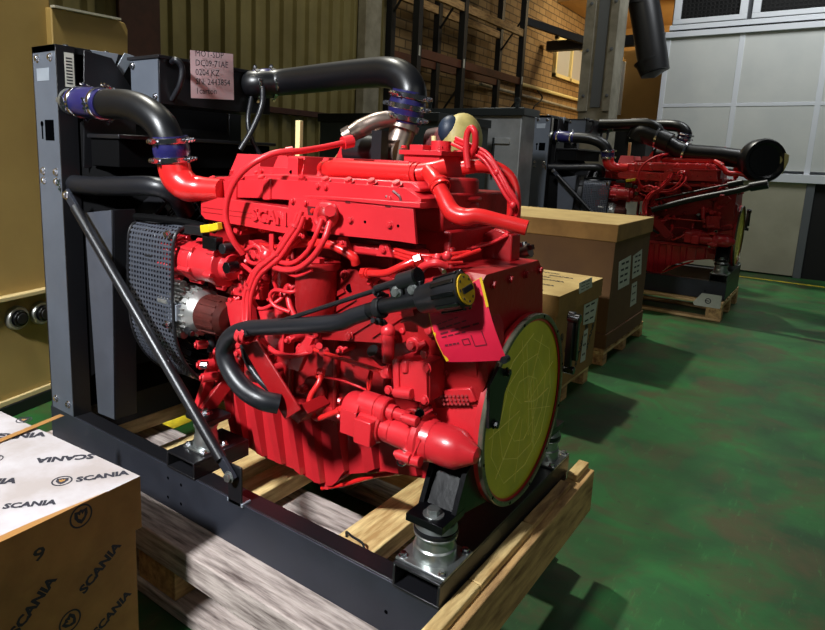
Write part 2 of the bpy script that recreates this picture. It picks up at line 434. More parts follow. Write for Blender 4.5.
for i in range(n):
    w = 2*PI*i/n; c, s_ = math.cos(w), math.sin(w); k = 1/max(abs(c), abs(s_))
    sq.append(Vector((-1.69, .37*c*k*.95, 1.06+.50*s_*k))); ci.append(Vector((-1.46, .36*c, zc+.36*s_)))
b.add(sq+ci, [(i,(i+1)%n,n+(i+1)%n,n+i) for i in range(n)], 'black_rough')
b.add([p+Vector((-.01,0,0)) for p in sq+ci], [(n+i,n+(i+1)%n,(i+1)%n,i) for i in range(n)], 'black_rough')
b.obj('fan_shroud', ENG)
b = MB(); b.lathe((-1.47,0,zc),(1,0,0),[(0,.362),(.13,.362),(.135,.366),(.135,.375),(.128,.378),(.12,.37),(0,.37)],'black',64); b.obj('fan_ring', ENG)
b = MB()
for r in (.37,.36,.35,.325,.30,.27,.24,.21,.17,.13):
    b.tube([(-1.30+.02*(r<.39), r*math.cos(2*PI*k/40), zc+r*math.sin(2*PI*k/40)) for k in range(41)], .0028 if r<.39 else .004, 'black_gloss', 6, smooth=False)
for k in range(10):
    w = 2*PI*k/10+.15; b.tube([(-1.28,.12*math.cos(w),zc+.12*math.sin(w)),(-1.28,.37*math.cos(w),zc+.37*math.sin(w)),(-1.42,.38*math.cos(w),zc+.38*math.sin(w))],.003,'black_gloss',6,smooth=False)
b.obj('fan_guard', ENG)
f = MB(); f.cyl((-1.43,0,zc),(-1.34,0,zc),.07,m='black',n=24); fo = f.obj('fan_hub', ENG)
for k in range(9):
    w = 2*PI*k/9; ca, sa = math.cos(w), math.sin(w)
    def rp(r, t, x): return Vector((x, r*ca-t*sa, zc+r*sa+t*ca))
    b = MB(); b.hull8([rp(.06,-.03,-1.41),rp(.06,.03,-1.37),rp(.37,.06,-1.36),rp(.37,-.06,-1.42),rp(.06,-.03,-1.406),rp(.06,.03,-1.366),rp(.37,.06,-1.356),rp(.37,-.06,-1.416)],'black'); b.obj('fan_blade', fo, .001)
# grey side sheet by the shroud and black upper sheet
b = MB(); b.prism([Y(84,213,-.415),Y(112,210,-.415),Y(115,420,-.415),Y(98,413,-.415)], (0,.01,0), 'panel_steel'); b.prism([Y(112,210,-.415),Y(115,420,-.415),Y(115,420,-.415)+Vector((0,.09,0)),Y(112,210,-.415)+Vector((0,.09,0))], (-.006,0,0), 'black'); b.obj('side_sheet', ENG, .0015)
b = MB(); A = [(84,50),(112,58),(136,95),(136,155),(128,165),(84,168)]
b.prism([X(px,py,-1.64) for px,py in A], (-.006,0,0), 'black'); b.obj('upper_sheet', ENG, .0015)
b = MB(); b.prism([X(90,50,-1.66),X(118,54,-1.66),X(112,74,-1.66)], (.004,0,0), 'light_steel'); b.prism([X(112,74,-1.655),X(118,84,-1.655),X(134,56,-1.655),X(124,53,-1.655)], (.004,0,0), 'light_steel')
b.obj('gusset_plate', ENG, .001)
# header tank
b = MB(); b.box(-1.60,-1.42,-.19,.36,1.635,1.80,'black'); b.box(-1.595,-1.425,-.194,-.190,1.64,1.795,'post_steel')
b.box(-1.61,-1.41,-.20,.37,1.795,1.806,'black')
b.bolt((-1.58,-.194,1.775),(0,-1,0),.011,.009,'chrome'); b.bolt((-1.44,-.194,1.66),(0,-1,0),.009,.009,'chrome')
tank = b.obj('header_tank', ENG, .004)
b = MB(); b.cyl((-1.5,.05,1.806),(-1.5,.05,1.83),.03,m='black_gloss',n=24); b.obj('filler_cap', tank, .003)
b = MB(); b.tube([X(172,62,-1.41),X(176,60,-1.38),X(182,68,-1.37),X(180,85,-1.38),X(172,100,-1.42)],.011,'hose_black'); b.obj('vent_hose', ENG)
b = MB(); b.tube([X(257,78,-1.40),X(262,84,-1.34),X(262,105,-1.33),X(252,130,-1.34),X(240,150,-1.36)],.012,'hose_black'); b.obj('vent_hose', ENG)
b = MB(); b.tube([X(252,95,-1.40),X(248,120,-1.38),X(252,140,-1.36),X(262,158,-1.34)],.010,'hose_black'); b.obj('vent_hose', ENG)
b = MB(); b.box(-1.63,-1.42,-.36,.40,1.50,1.515,'black'); b.box(-1.62,-1.44,-.35,.38,1.40,1.50,'black_rough'); b.obj('lower_shelf', ENG, .003)
# diagonal brace
p0, p1 = Y(68,195,-.45), Y(231,476,-.45)
d = (p1-p0).normalized()
b = MB(); b.cyl(p0+d*.06, p1-d*.06, .0175, m='black', n=20)
for e, g in ((p0,d),(p1,-d)): b.bar(e-g*.015, e+g*.085, .034, .012, 'frame_steel', up=(0,1,0))
b.bolt(p0+Vector((0,-.007,0)),(0,-1,0),.012,.01,'chrome'); b.bolt(p1+Vector((0,-.007,0)),(0,-1,0),.014,.012,'zinc')
br = b.obj('diagonal_brace', ENG, .002)
b = MB(); b.box(p1.x-.03,p1.x+.03,-.437,-.43,.405,p1.z+.03,'black'); b.box(p1.x-.035,p1.x+.035,-.437,-.40,.405,.418,'light_steel'); b.obj('lug', br, .002)
# perforated belt guard
b = MB(); prof = [(-.345,1.225),(-.385,1.19),(-.395,1.08),(-.395,.95),(-.385,.84),(-.34,.74),(-.26,.66),(-.14,.60),(-.02,.57)]
pp = catmull([Vector((0,y,z)) for y, z in prof], 6); xs = (-1.33,-1.085)
acc = [0]
for i in range(1,len(pp)): acc.append(acc[-1]+(pp[i]-pp[i-1]).length)
def along(t):
    for i in range(1,len(pp)):
        if acc[i] >= t: return pp[i-1].lerp(pp[i], (t-acc[i-1])/(acc[i]-acc[i-1]))
    return pp[-1]
st = .0165; nr = int(acc[-1]/st)
def xr(t): return (xs[0], xs[1]-max(0,(t-.42))*.10)
for k in range(nr+1):
    t = k*st; q = along(t); q2 = along(min(t+.0075, acc[-1])); a, c = xr(t)
    b.bar((a,(q.y+q2.y)/2,(q.z+q2.z)/2), (c,(q.y+q2.y)/2,(q.z+q2.z)/2), .0078, .002, 'panel_steel', up=(q2-q).cross(Vector((1,0,0))))
    if k < nr:
        q3 = along(t+st)
        for j in range(16):
            x = a+(c-a)*j/15; b.bar((x,q.y,q.z),(x,q3.y,q3.z),.0070,.0018,'panel_steel',up=(0,-1,0))
b.tube([(xs[1]+.006,p.y,p.z) for p in pp],.006,'black',8,smooth=False); b.tube([(xs[0],p.y,p.z) for p in pp],.006,'black',8,smooth=False)
for k, (y, z) in enumerate(((-.39,1.20),(-.398,.9),(-.30,.70),(-.05,.58))): b.bolt((-1.10,y-.004,z),(0,-1,-.2 if z>.8 else -1),.010,.012,'chrome')
b.obj('belt_guard', ENG)
b = MB(); b.tube([(-1.33,-.36,1.235),(-1.22,-.365,1.24),(-1.08,-.33,1.235),(-.98,-.30,1.22)],.013,'black_rough',8); b.obj('cable_conduit', ENG)

# charge air pipes ------------------------------------------------------
P = path((58,101,-.385),(72,102,-.385),(99,104,-.38)); r = .049
b = MB(); b.cyl(Vector((-1.70,P[0].y,P[0].z)), P[1], r-.003, m='zinc', n=28); b.obj('outlet_stub', ENG)
sleeve(Y(76,102,-.385), Y(106,104,-.38), r)
b = MB(); b.tube(path((97,104,-.38),(115,104,-.375),(132,106,-.37),(148,113,-.365),(161,125,-.36),(168,140,-.355),(170,146,-.35)), .0505, 'pipe_black', 28, 6); b.obj('charge_air_pipe', ENG)
S0, S1 = Y(170,136,-.355), Y(173,163,-.345); sleeve(S0, S1, .053)
b = MB(); b.tube(path((173,157,-.345),(174,166,-.345),(178,178,-.34),(188,187,-.33),(202,189,-.31),(222,190,-.29)), [.052,.052,.052,.048,.040,.036], 'red_pipe', 28, 6); b.obj('intake_elbow', ENG)
b = MB(); b.tube(path((66,183,-.385),(95,186,-.38),(125,186,-.37),(156,187,-.35),(175,196,-.30),(186,212,-.24)), .034, 'hose_black', 24); ho = b.obj('coolant_hose', ENG)
clamp(Y(72,184,-.385), (1,0,0), .035, ho)
pt = [X(256,84,-1.40)]; y0 = pt[0].y
P = [X(250,84,-1.42), X(258,84,-1.38), Y(285,82,.33), Y(330,77,.30), Y(370,73,.27), Y(392,73,.24), Y(405,80,.23), Y(411,93,.22), Y(409,104,.22)]
b = MB(); b.tube(P, .054, 'pipe_black', 28, 6); b.obj('charge_air_pipe', ENG)
sleeve(X(254,84,-1.40), Y(277,83,.33), .055, cl=True)
S0, S1 = Y(410,91,.22), Y(404,122,.22); sleeve(S0, S1, .058)
clamp(S0.lerp(S1,.5), S1-S0, .062, ENG, n=2)
b = MB(); b.tube(path((405,118,.22),(402,132,.22),(396,150,.2),(390,172,.18)), .046, 'turbo_metal', 24); b.lathe(Y(404,124,.22), Y(396,150,.2)-Y(404,124,.22), [(0,.047),(0,.056),(.02,.056),(.02,.047)], 'turbo_metal', 24); b.obj('turbocharger_outlet', ENG)
b = MB(); b.tube(path((347,136,.05),(360,129,.1),(378,121,.14),(396,118,.18)), [.024,.032,.03,.026], 'turbo_metal', 18); b.cyl(Y(345,137,.05), Y(352,133,.06), .03, m='turbo_metal'); b.obj('turbocharger_housing', ENG)
b = MB(); b.sphere(Y(368,150,.25), .085, 'black_rough', 20, (1.1,1,1)); b.cyl(Y(352,150,.2), Y(385,152,.2), .06, m='black', n=24); b.cyl(Y(384,152,.18),Y(400,153,.18),.045,m='turbo_metal',n=20); b.box(*[v for v in (Y(380,140,.1).x-.02,Y(380,140,.1).x+.02)],.08,.12,1.46,1.56,'black'); b.obj('turbocharger', ENG)
b = MB()
b.sphere(Y(462,140,.34), .092, 'wrap', 28, (.7,1,1)); c0 = Y(462,140,.34)
b.sphere(c0+Vector((-.02,-.052,.03)), .050, 'navy', 24, (.8,.9,1)); b.sphere(c0+Vector((.0,.03,-.04)), .068, 'navy', 24, (.75,1,1)); b.cyl(c0+Vector((.058,-.01,.02)), c0+Vector((.064,-.01,.02)), .012, m='navy'); b.cyl(c0, c0+Vector((-.12,0,-.02)), .06, m='maroon')
b.obj('wrapped_air_inlet', ENG)

# block ------------------------------------------------------------------
b = MB(); b.box(-1.13,-.17,-.19,.20,.66,1.29,'red_cast_shade')
for k in range(5):
    x = -1.0+k*.19; b.cyl((x,-.19,.74),(x,-.215,.74),.045,m='red_cast_shade',n=20); b.box(x+.075,x+.09,-.21,-.19,.68,1.25,'red_cast_shade')
b.obj('engine_block', ENG, .006)
b = MB(); b.box(-1.13,-.19,-.20,.20,1.285,1.385,'red_cast_shade'); b.obj('cylinder_head', ENG, .006)
for k in range(4):
    x = -1.02+k*.20; b = MB()
    b.hull8([(x-.075,-.15,1.385),(x+.075,-.15,1.385),(x+.075,.15,1.385),(x-.075,.15,1.385),(x-.06,-.12,1.465),(x+.06,-.12,1.465),(x+.06,.13,1.465),(x-.06,.13,1.465)],'red')
    for sx in (-.06,.06): b.bolt((x+sx,-.14,1.40),(0,-.5,1),.008,.01,'red')
    b.obj('valve_cover', ENG, .012, 3)
b = MB(); b.box(-1.20,-1.10,-.16,.16,.60,1.32,'red_cast_shade'); b.cyl((-1.20,0,zc),(-1.30,0,zc),.06,m='red_cast_shade'); b.cyl((-1.2,-.02,.78),(-1.26,-.02,.78),.11,m='black',n=32); b.cyl((-1.2,.1,1.15),(-1.25,.1,1.15),.07,m='black',n=32); b.obj('front_cover', ENG, .008)
# intake manifold rail and cover
slab('manifold_rail', [(214,181),(262,179),(330,182),(405,188),(421,199),(421,209),(413,209),(330,203),(290,200),(262,198),(215,197)], -.285, .10, 'red', bolts=((390,199),(418,204),(318,186),(326,187)), bevel=.006)
slab('manifold_flange', [(208,178),(262,174),(412,182),(420,188),(420,192),(262,181),(208,184)], -.262, .15, 'red', bevel=.003)
for px, py in ((213,180),(240,178),(262,179),(302,180),(326,181),(349,182),(372,183),(397,185)): MB().bolt(Y(px,py,-.270),(0,-.6,1),.011,.011,'red').obj('manifold_bolt', ENG)
for px in (228,262): slab('rib_band', [(px,179),(px+8,178),(px+8,200),(px,200)], -.292, .06, 'red', bevel=.004)
b = MB(); A, B2, C2, D2 = [(201,200),(206,196),(293,209),(293,232),(288,234),(205,219),(201,214)], 0, 0, 0
b.prism([Y(px,py,-.315) for px,py in A], (0,.075,0), 'red')
b.box(Y(202,208,-.318).x, Y(252,214,-.318).x, -.3165, -.315, 1.2745, 1.2765, 'red_cast_shade'); b.box(Y(202,208,-.318).x, Y(252,214,-.318).x, -.3165, -.315, 1.2895, 1.2915, 'red_cast_shade')
q = Y(253,219.5,-.315); b.text('SCANIA', q, (1,0,-.02), (0,0,1), .052, 'red', .001, 1.1, .0018, .007)
b.obj('lettered_cover', ENG, .006)
slab('side_plate', [(289,199),(304,198),(413,209),(416,244),(396,241),(345,236),(300,230),(287,224)], -.325, .010, 'red', bolts=((293,201),(351,220),(390,225),(306,203)), bevel=.002)
b = MB()
for px, py, r in ((365,222,.004),(398,226,.004),(330,230,.003)): q = Y(px,py,-.3255); b.cyl(q, q+Vector((0,.003,0)), r, m='hole', n=12)
b.prism([Y(307,206,-.3257),Y(318,207,-.3257),Y(318,216,-.3257),Y(308,215,-.3257)], (0,.002,0), 'maroon'); b.bolt(Y(313,211,-.327),(0,-1,0),.006,.006,'red_pipe')
for px, py in ((348,202),(388,206)): q = Y(px,py,-.3257); b.box(q.x-.008,q.x+.008,-.327,-.3257,q.z-.003,q.z+.003,'maroon')
b.obj('plate_fittings', ENG)
slab('cover_fin', [(302,196),(318,196),(420,203),(420,208),(404,207)], -.33, .03, 'red', bevel=.001)
b = MB(); b.tube(path((386,196,-.287),(390,201,-.287),(394,202,-.287)), .0035, 'maroon', 6); b.tube(path((393,191,-.287),(399,196,-.287),(401,201,-.287)), .0035, 'maroon', 6); b.obj('casting_marks', ENG)
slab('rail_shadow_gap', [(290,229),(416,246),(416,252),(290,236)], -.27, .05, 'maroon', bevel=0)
slab('fuel_rail', [(286,233),(345,243),(420,251),(422,262),(345,253),(286,241)], -.285, .05, 'red', bevel=.008)
for px, py in ((342,243),(384,250),(300,236)):
    slab('rail_tab', [(px-8,py+6),(px-4,py-6),(px+3,py-6),(px+8,py+7)], -.30, .012, 'red', bolts=((px,py),), bevel=.002)
b = MB(); b.tube([Y(px,py,-.335) for px,py in ((322,206),(332,208),(334,219),(327,226),(318,222),(318,212),(322,206))], .012,'red',10); b.sphere(Y(325,214,-.34),.022,'red_cast_shade',16,(1,.7,1)); b.cyl(Y(322,220,-.36),Y(322,220,-.32),.012,m='red'); b.cyl(Y(330,211,-.365),Y(330,211,-.32),.016,m='red',n=8); b.obj('solenoid_plug', ENG, 0)
pipe('plug_hose', [(322,219,-.37),(316,235,-.38),(307,252,-.38),(292,263,-.37),(276,260,-.36),(262,247,-.34)], .007, 'red_hose')
pipe('plug_hose', [(330,222,-.37),(324,240,-.39),(312,258,-.39),(296,269,-.38),(276,268,-.37),(258,256,-.35)], .0085, 'red_hose')
# looping hose over the top
pipe('looping_hose', [(352,141,-.05),(325,147,-.15),(300,151,-.25),(276,153,-.32),(255,162,-.36),(238,177,-.375),(228,198,-.38),(226,218,-.38),(232,238,-.37),(243,254,-.34)], .0095, 'red_hose')
MB().cyl(Y(352,141,-.05), Y(343,143,-.08), .02, m='red').obj('hose_fitting', ENG); MB().cyl(Y(286,152,-.285), Y(293,151,-.27), .014, m='red').obj('hose_fitting', ENG)
# coolant pipe
b = MB(); b.tube(path((325,169,-.10),(332,169,-.16),(345,169,-.17),(380,171,-.17),(418,173,-.17)), .0265, 'red_pipe', 24); b.lathe(Y(412,173,-.17),(1,0,0),[(0,.027),(0,.030),(.008,.030),(.008,.027),(.016,.027),(.016,.030),(.024,.030),(.024,.027)],'red_pipe',24); b.obj('coolant_pipe', ENG)
b = MB(); b.tube(path((418,173,-.17),(432,171,-.16),(445,168,-.14)), .026, 'red_pipe', 20); b.tube(path((428,172,-.19),(436,182,-.22),(444,198,-.24),(452,212,-.25),(464,217,-.25),(478,216,-.24),(500,221,-.22),(527,228,-.20)), [.0205,.0205,.0205,.023,.023,.019,.018,.019], 'red_pipe', 20)
e0, e1 = Y(500,221,-.22), Y(527,228,-.20)
b.lathe(Y(438,183,-.22), Y(444,196,-.24)-Y(436,182,-.22), [(0,.023),(0,.027),(.006,.027),(.01,.0235),(.016,.027),(.022,.027),(.022,.023)],'red_pipe',20)
b.obj('coolant_elbow', ENG)
b = MB(); b.tube(path((462,168,-.02),(480,166,0),(497,169,.03),(510,180,.05),(514,198,.05),(513,225,.04)), .020, 'red_pipe', 18); b.obj('return_pipe', ENG)
pipe('lifting_loop', [(468,168,-.05),(466,150,-.05),(467,135,-.05),(471,128,-.05),(475,133,-.05),(475,146,-.04),(470,156,-.03)], .009, 'red_hose')
for dx, dy in ((0,0),(3,2),(-3,3),(1,-3)):
    pipe('cable', [(455+dx,141+dy,0),(470+dx,148+dy,-.02),(486+dx,156+dy,-.03),(497+dx,172+dy,-.03),(507+dx,190+dy,-.03),(515+dx,203+dy,-.02),(513+dx,216+dy,0),(508+dx,228+dy,.02)], .0055, 'red_hose')
for px, py in ((497,172),(513,205)):
    b = MB(); b.sphere(Y(px,py,-.03), .011, 'red_hose', 10); b.obj('cable_knot', ENG)
# thermostat on top rear
b = MB(); q = Y(432,164,-.02); b.box(q.x-.060,q.x+.060,-.08,.08,q.z-.05,q.z+.025,'red'); b.box(q.x-.072,q.x+.072,-.09,.09,q.z+.025,q.z+.038,'red')
q2 = Y(441,148,0); b.cyl((q2.x,0,q.z+.035),(q2.x,0,q2.z+.02),.030,m='red',n=24); b.box(q.x-.055,q.x-.01,-.06,.02,q.z+.038,q.z+.054,'red')
for sx in (-.062,.062):
    for sy in (-.08,.08): b.bolt((q.x+sx,sy,q.z+.042),(0,0,1),.008,.008,'red')
b.obj('thermostat_housing', ENG, .005)
MB().cyl(Y(455,156,.05),Y(455,156,.05)+Vector((.08,0,0)),.02,m='red',n=6).obj('sender_plug', ENG); MB().cyl(Y(434,146,.05),Y(434,136,.05),.008,m='beige',n=10).obj('pale_stopper', ENG)
b = MB(); b.cyl((-.34,-.07,1.15),(-.21,-.07,1.15) if False else (-.25,-.06,1.20),.06,m='red_cast_shade',n=30)
for z0, z1, r in ((1.17,1.26,.085),(1.26,1.275,.092),(1.275,1.36,.085),(1.36,1.375,.092),(1.375,1.425,.08)): b.cyl((-.27,-.03,z0),(-.27,-.03,z1),r,m='red_cast_shade',n=36)
b.box(-.36,-.20,-.13,.04,1.15,1.22,'red_cast_shade'); b.obj('rear_casing', ENG, .008)
# flywheel housing
zk = .785
b = MB(); b.lathe((0,0,zk),(-1,0,0),[(.002,.255),(.002,.276),(.022,.276),(.026,.262),(.06,.258),(.13,.252),(.2,.24),(.24,.19)],'red',72)
b.obj('flywheel_housing', ENG, 0)
b = MB(); b.prism([(-.20,-.28,1.02),(-.20,-.28,1.17),(-.20,-.24,1.20),(-.20,.09,1.20),(-.20,.13,1.165),(-.20,.16,1.02),(-.20,.16,.85),(-.20,-.22,.85)], (.165,0,0), 'red_cast_shade')
for y in (-.2,-.1,0,.1): b.bolt((-.035,y,1.17),(1,0,0),.010,.01,'red_cast_shade')
for y, z in ((-.24,1.08),(-.26,1.14)): b.bolt((-.10,-.282,z),(0,-1,0),.010,.01,'red_cast_shade')
b.obj('gear_casing', ENG, .012)
b = MB(); b.lathe((0,0,zk),(1,0,0),[(0,.262),(.004,.262),(.005,.263),(.005,.274),(.003,.2765),(-.008,.2765)],'ring_steel',96)
for k in range(12):
    w = 2*PI*(k+.5)/12; q = Vector((.005,.2685*math.cos(w),zk+.2685*math.sin(w))); b.cyl(q, q+Vector((.0008,0,0)), .0045, m='hole', n=12)
for k in range(60):
    w = 2*PI*k/60; q = Vector((.005,.265*math.cos(w),zk+.265*math.sin(w))); b.cyl(q, q+Vector((.0006,0,0)), .0012, m='rust', n=6)
b.obj('flywheel_ring', ENG)
b = MB(); b.cyl((-.018,0,zk),(-.006,0,zk),.262,m='film',n=72)
def wrinkle(pts, r, m): b.tube([Vector((-.0055,y,zk+z)) for y, z in pts], r, m, 5, 5)
for rr in (.10,.155,.205):
    ph = rr*7; pts = [(rr*math.cos(2*PI*k/9+ph)*(1+.06*math.sin(5*k)), rr*math.sin(2*PI*k/9+ph)*(1+.06*math.cos(3*k))) for k in range(10)]
    b.tube([Vector((-.0058,y,zk+z)) for y, z in pts], .0012, 'film_light', 5, smooth=False)
for k in range(9):
    w = 2*PI*k/9+.3; wrinkle([(.03*math.cos(w),.03*math.sin(w)),(.22*math.cos(w+.12),.22*math.sin(w+.12))], .0011, 'film_light')
wrinkle([(.02,.09),(.06,-.02),(.10,-.16)], .0025, 'film_light'); wrinkle([(-.02,.2),(.02,.05),(.05,-.1)], .0016, 'film_light'); wrinkle([(.05,.1),(.07,0),(.10,-.12)], .0016, 'film_light'); wrinkle([(.0,.02),(.08,0),(.18,.01)], .002, 'film_light')
b.obj('protective_film', ENG)
b = MB(); b.prism([X(497,366,.006),X(508,371,.006),X(509,373,.006),X(502,392,.006),X(497,424,.006),X(486,428,.006),X(487,385,.006)], (.008,0,0), 'black'); 
for px, py in ((506,372),(494,424)): b.bolt(X(px,py,.014),(1,0,0),.010,.012,'black_gloss')
b.obj('pointer_bracket', ENG, .002)
b = MB(); b.bar((.012,.288,1.02),(.012,.292,.82),.018,.022,'black',up=(1,0,0)); b.bar((.018,.30,1.0),(.02,.306,.86),.02,.03,'black_gloss',up=(1,0,0)); b.cyl((.0,.288,1.0),(.04,.288,1.0),.016,m='black_gloss',n=16); b.cyl((.0,.29,.83),(.035,.29,.83),.013,m='black_gloss',n=16)
b.obj('lifting_handle', ENG, .003)
# oil pan with flutes
def pz(px, py, y=-.155): q = Y(px,py,y); return (q.x, q.z)
prof = [(-1.10,.68),pz(228,425,-.17),pz(236,441),pz(262,458),pz(292,470),pz(318,487),pz(330,487),pz(346,474),(-.36,.535),(-.16,.575),(-.06,.61),(-.06,.69)]
def ip(x):
    for (a, za), (c, zc_) in zip(prof[:-1], prof[1:]):
        if a <= x <= c and c > a: return za+(zc_-za)*(x-a)/(c-a)
    return .6
b = MB(); N = len(prof); vs = []
for yy, dy in ((-.19,.055),(.19,-.055)):
    for x, z in prof: vs.append(Vector((x, yy+dy*(1-min(1,(z-.32)/.36)), z)))
fs = [tuple(range(N)), tuple(range(2*N-1,N-1,-1))]+[(i+1,i,N+i,N+i+1) for i in range(N-1)]+[(0,N-1,2*N-1,N)]
b.add(vs, fs, 'red')
def yn(z): return -.19+.055*(1-min(1,max(0,(z-.32)/.36)))
for i, (x0, x1) in enumerate(((-1.085,-1.045),(-1.02,-.975),(-.94,-.885),(-.845,-.79),(-.75,-.70),(-.665,-.61),(-.56,-.50),(-.44,-.375),(-.31,-.22))):
    zb0, zb1 = ip(x0)+.012, ip(x1)+.012; d_ = .036
    b.hull8([(x0+.012,yn(zb0)-d_*.5,zb0),(x1-.012,yn(zb1)-d_*.5,zb1),(x1,yn(zb1)+.01,zb1),(x0,yn(zb0)+.01,zb0),(x0+.012,yn(.66)-d_,.665),(x1-.012,yn(.66)-d_,.665),(x1,-.17,.665),(x0,-.17,.665)], 'red')
b.box(-1.11,-.10,-.225,.21,.668,.690,'red')
for k in range(14): b.bolt((-1.08+k*.07,-.215,.668),(0,0,-1),.009,.014,'red')
b.bolt((-.62,-.13,ip(-.62)),(0,-.3,-1),.013,.015,'red')
b.obj('oil_pan', ENG, .008, 3)
# near side accessories -------------------------------------------------
def xcyl(name, pa, pb, y, r, m='red', prof=None, n=32, parent=ENG):
    a, c = Y(*pa, y), Y(*pb, y); c = Vector((c.x, a.y, a.z)); b = MB()
    L = c.x-a.x
    pr = [(t*L, k*r) for t, k in (prof or [(0,0),(0,1),(1,1),(1,0)])]
    b.lathe(a, (1,0,0), pr, m, n); return b, a, c
b, a, c = xcyl('c', (176,256), (234,256), -.32, .062, 'red', [(0,0),(0,.85),(.05,.95),(.06,1.12),(.13,1.12),(.14,.97),(.36,.97),(.37,1.08),(.50,1.08),(.51,1.0),(.80,1.0),(.82,1.1),(.90,1.1),(.92,.7),(1,.65),(1,0)])
for k in range(6):
    w = 2*PI*k/6+.3; o_ = Vector((0,math.cos(w),math.sin(w)))
    b.cyl(a+o_*.068+Vector((-.005,0,0)), a+o_*.068+Vector((.05,0,0)), .010, m='red', n=10)
    b.cyl(a+o_*.066+Vector((.10,0,0)), a+o_*.066+Vector((.16,0,0)), .009, m='red', n=8)
    b.cyl(a+o_*.070+Vector((.235,0,0)), a+o_*.070+Vector((.27,0,0)), .009, m='red', n=8)
b.obj('compressor', ENG, .002)
b = MB(); b.cyl(a+Vector((-.10,.0,.0)), a, .03, m='red_cast_shade'); b.cyl(a+Vector((-.07,.0,.0)), a+Vector((-.03,0,0)), .075, m='black', n=32); b.obj('drive_pulley', ENG)
b = MB(); q = Y(222,249,-.38); b.cyl(q+Vector((0,.04,0)), q, .016, m='black', n=20); b.obj('compressor_port', ENG, .001); b = MB(); q = Y(226,268,-.38); b.cyl(q+Vector((0,.04,0)), q, .018, m='black_gloss', n=10); b.obj('compressor_port', ENG, .001)
con = MB(); q = Y(213,235,-.37); con.box(q.x-.035,q.x+.03,q.y-.015,q.y+.015,q.z-.045,q.z-.005,'black_gloss'); con.bar(Y(188,229,-.37),Y(206,231,-.37),.03,.03,'black'); cn = con.obj('sensor_connector', ENG, .003)
b = MB(); b.bar(Y(203,229,-.385),Y(212,228,-.385),.022,.024,'yellow'); b.bar(Y(212,228,-.385),Y(220,226,-.385),.02,.022,'yellow'); b.obj('yellow_clip', cn, .002, label='yellow locking clip')
# alternator
a = Y(182,306,-.30); b = MB()
b.lathe(a, (1,0,0), [(-.03,0),(-.03,.05),(-.01,.074),(.035,.080),(.05,.080)], 'aluminium', 40)
b.lathe(a, (1,0,0), [(.05,.080),(.12,.078),(.135,.070),(.15,.06),(.155,0)], 'aluminium', 40)
for k in range(24):
    w = 2*PI*k/24; o_ = Vector((0,math.cos(w),math.sin(w))); b.bar(a+o_*.077+Vector((.012,0,0)), a+o_*.080+Vector((.115,0,0)), .006, .012, 'aluminium', up=o_)
for w in (1.9,2.7,4.4): 
    o_ = Vector((0,math.cos(w),math.sin(w))); b.cyl(a+o_*.09+Vector((.0,0,0)), a+o_*.09+Vector((.05,0,0)), .017, m='aluminium', n=16); b.cyl(a+o_*.09+Vector((-.012,0,0)), a+o_*.09+Vector((0,0,0)), .009, m='chrome', n=6)
b.box(a.x+.05,a.x+.095,a.y-.092,a.y-.07,a.z-.02,a.z+.035,'light_steel')
al = b.obj('alternator', ENG, .001)
b = MB(); b.lathe(a, (1,0,0), [(.145,.0),(.145,.066),(.235,.062),(.25,.045),(.255,0)], 'rust', 36)
for k in range(16):
    w = 2*PI*k/16; o_ = Vector((0,math.cos(w),math.sin(w))); b.bar(a+o_*.063+Vector((.155,0,0)), a+o_*.061+Vector((.235,0,0)), .008, .010, 'rust', up=o_)
b.obj('rotor_cover', al, 0, label='rust brown rear of the alternator')
b = MB(); q = a+Vector((.12,-.07,-.05)); b.cyl(q, q+Vector((.035,-.01,0)), .012, m='black', n=12); b.cyl(q+Vector((.035,-.01,0)), q+Vector((.045,-.012,0)), .008, m='chrome'); b.obj('terminal', al)
for (x, y) in ((205,345),(207,365),(210,378),(224,352)):
    b = MB(); q = Y(x,y,-.30); b.cyl(q+Vector((0,.03,0)), q+Vector((-.02,-.02,0)), .016, m='red', n=16); b.cyl(q+Vector((-.02,-.02,0)), q+Vector((-.025,-.025,0)), .011, m='red', n=6); b.obj('idler_bolt', ENG, .002)
b = MB(); q = Y(208,365,-.33); b.cyl(q, q+Vector((-.02,-.015,0)), .013, m='chrome', n=6); b.obj('chrome_bolt', ENG, .001, label='bright chrome bolt')
b = MB(); b.cyl(Y(210,330,-.27), Y(212,352,-.28), .016, m='black', n=16); b.obj('tensioner_damper', ENG)
# upright plates
slab('support_plate', [(225,302),(243,300),(249,340),(236,350),(231,330)], -.31, .05, 'red', bevel=.003)
slab('support_plate', [(258,311),(284,311),(283,356),(269,357)], -.27, .05, 'red', bevel=.003)
slab('support_plate', [(233,283),(262,285),(262,300),(250,298),(226,293)], -.30, .03, 'red', bolts=((240,289),(232,292)), bevel=.003)
slab('angled_plate', [(313,338),(298,372),(286,368),(290,360),(306,336)], -.31, .02, 'red', bevel=.003)
# oil filter housing
b = MB(); q = Y(317,262,-.30); b.lathe((q.x,q.y,q.z-.17), (0,0,1), [(0,0),(0,.045),(.04,.060),(.15,.062),(.155,.068),(.172,.068),(.175,.062),(.175,.050),(.15,.046),(.15,0)], 'red_cast_shade', 40)
b.cyl((q.x,q.y,q.z-.02),(q.x,q.y,q.z+.012),.022,m='red',n=6); o = b.obj('oil_filter_housing', ENG, 0)
b = MB(); q = Y(285,268,-.27); b.lathe((q.x,q.y,q.z-.15), (0,0,1), [(0,0),(0,.03),(.12,.036),(.13,.04),(.15,.04),(.155,.02),(.155,0)], 'red', 28); b.obj('fuel_filter_housing', ENG)
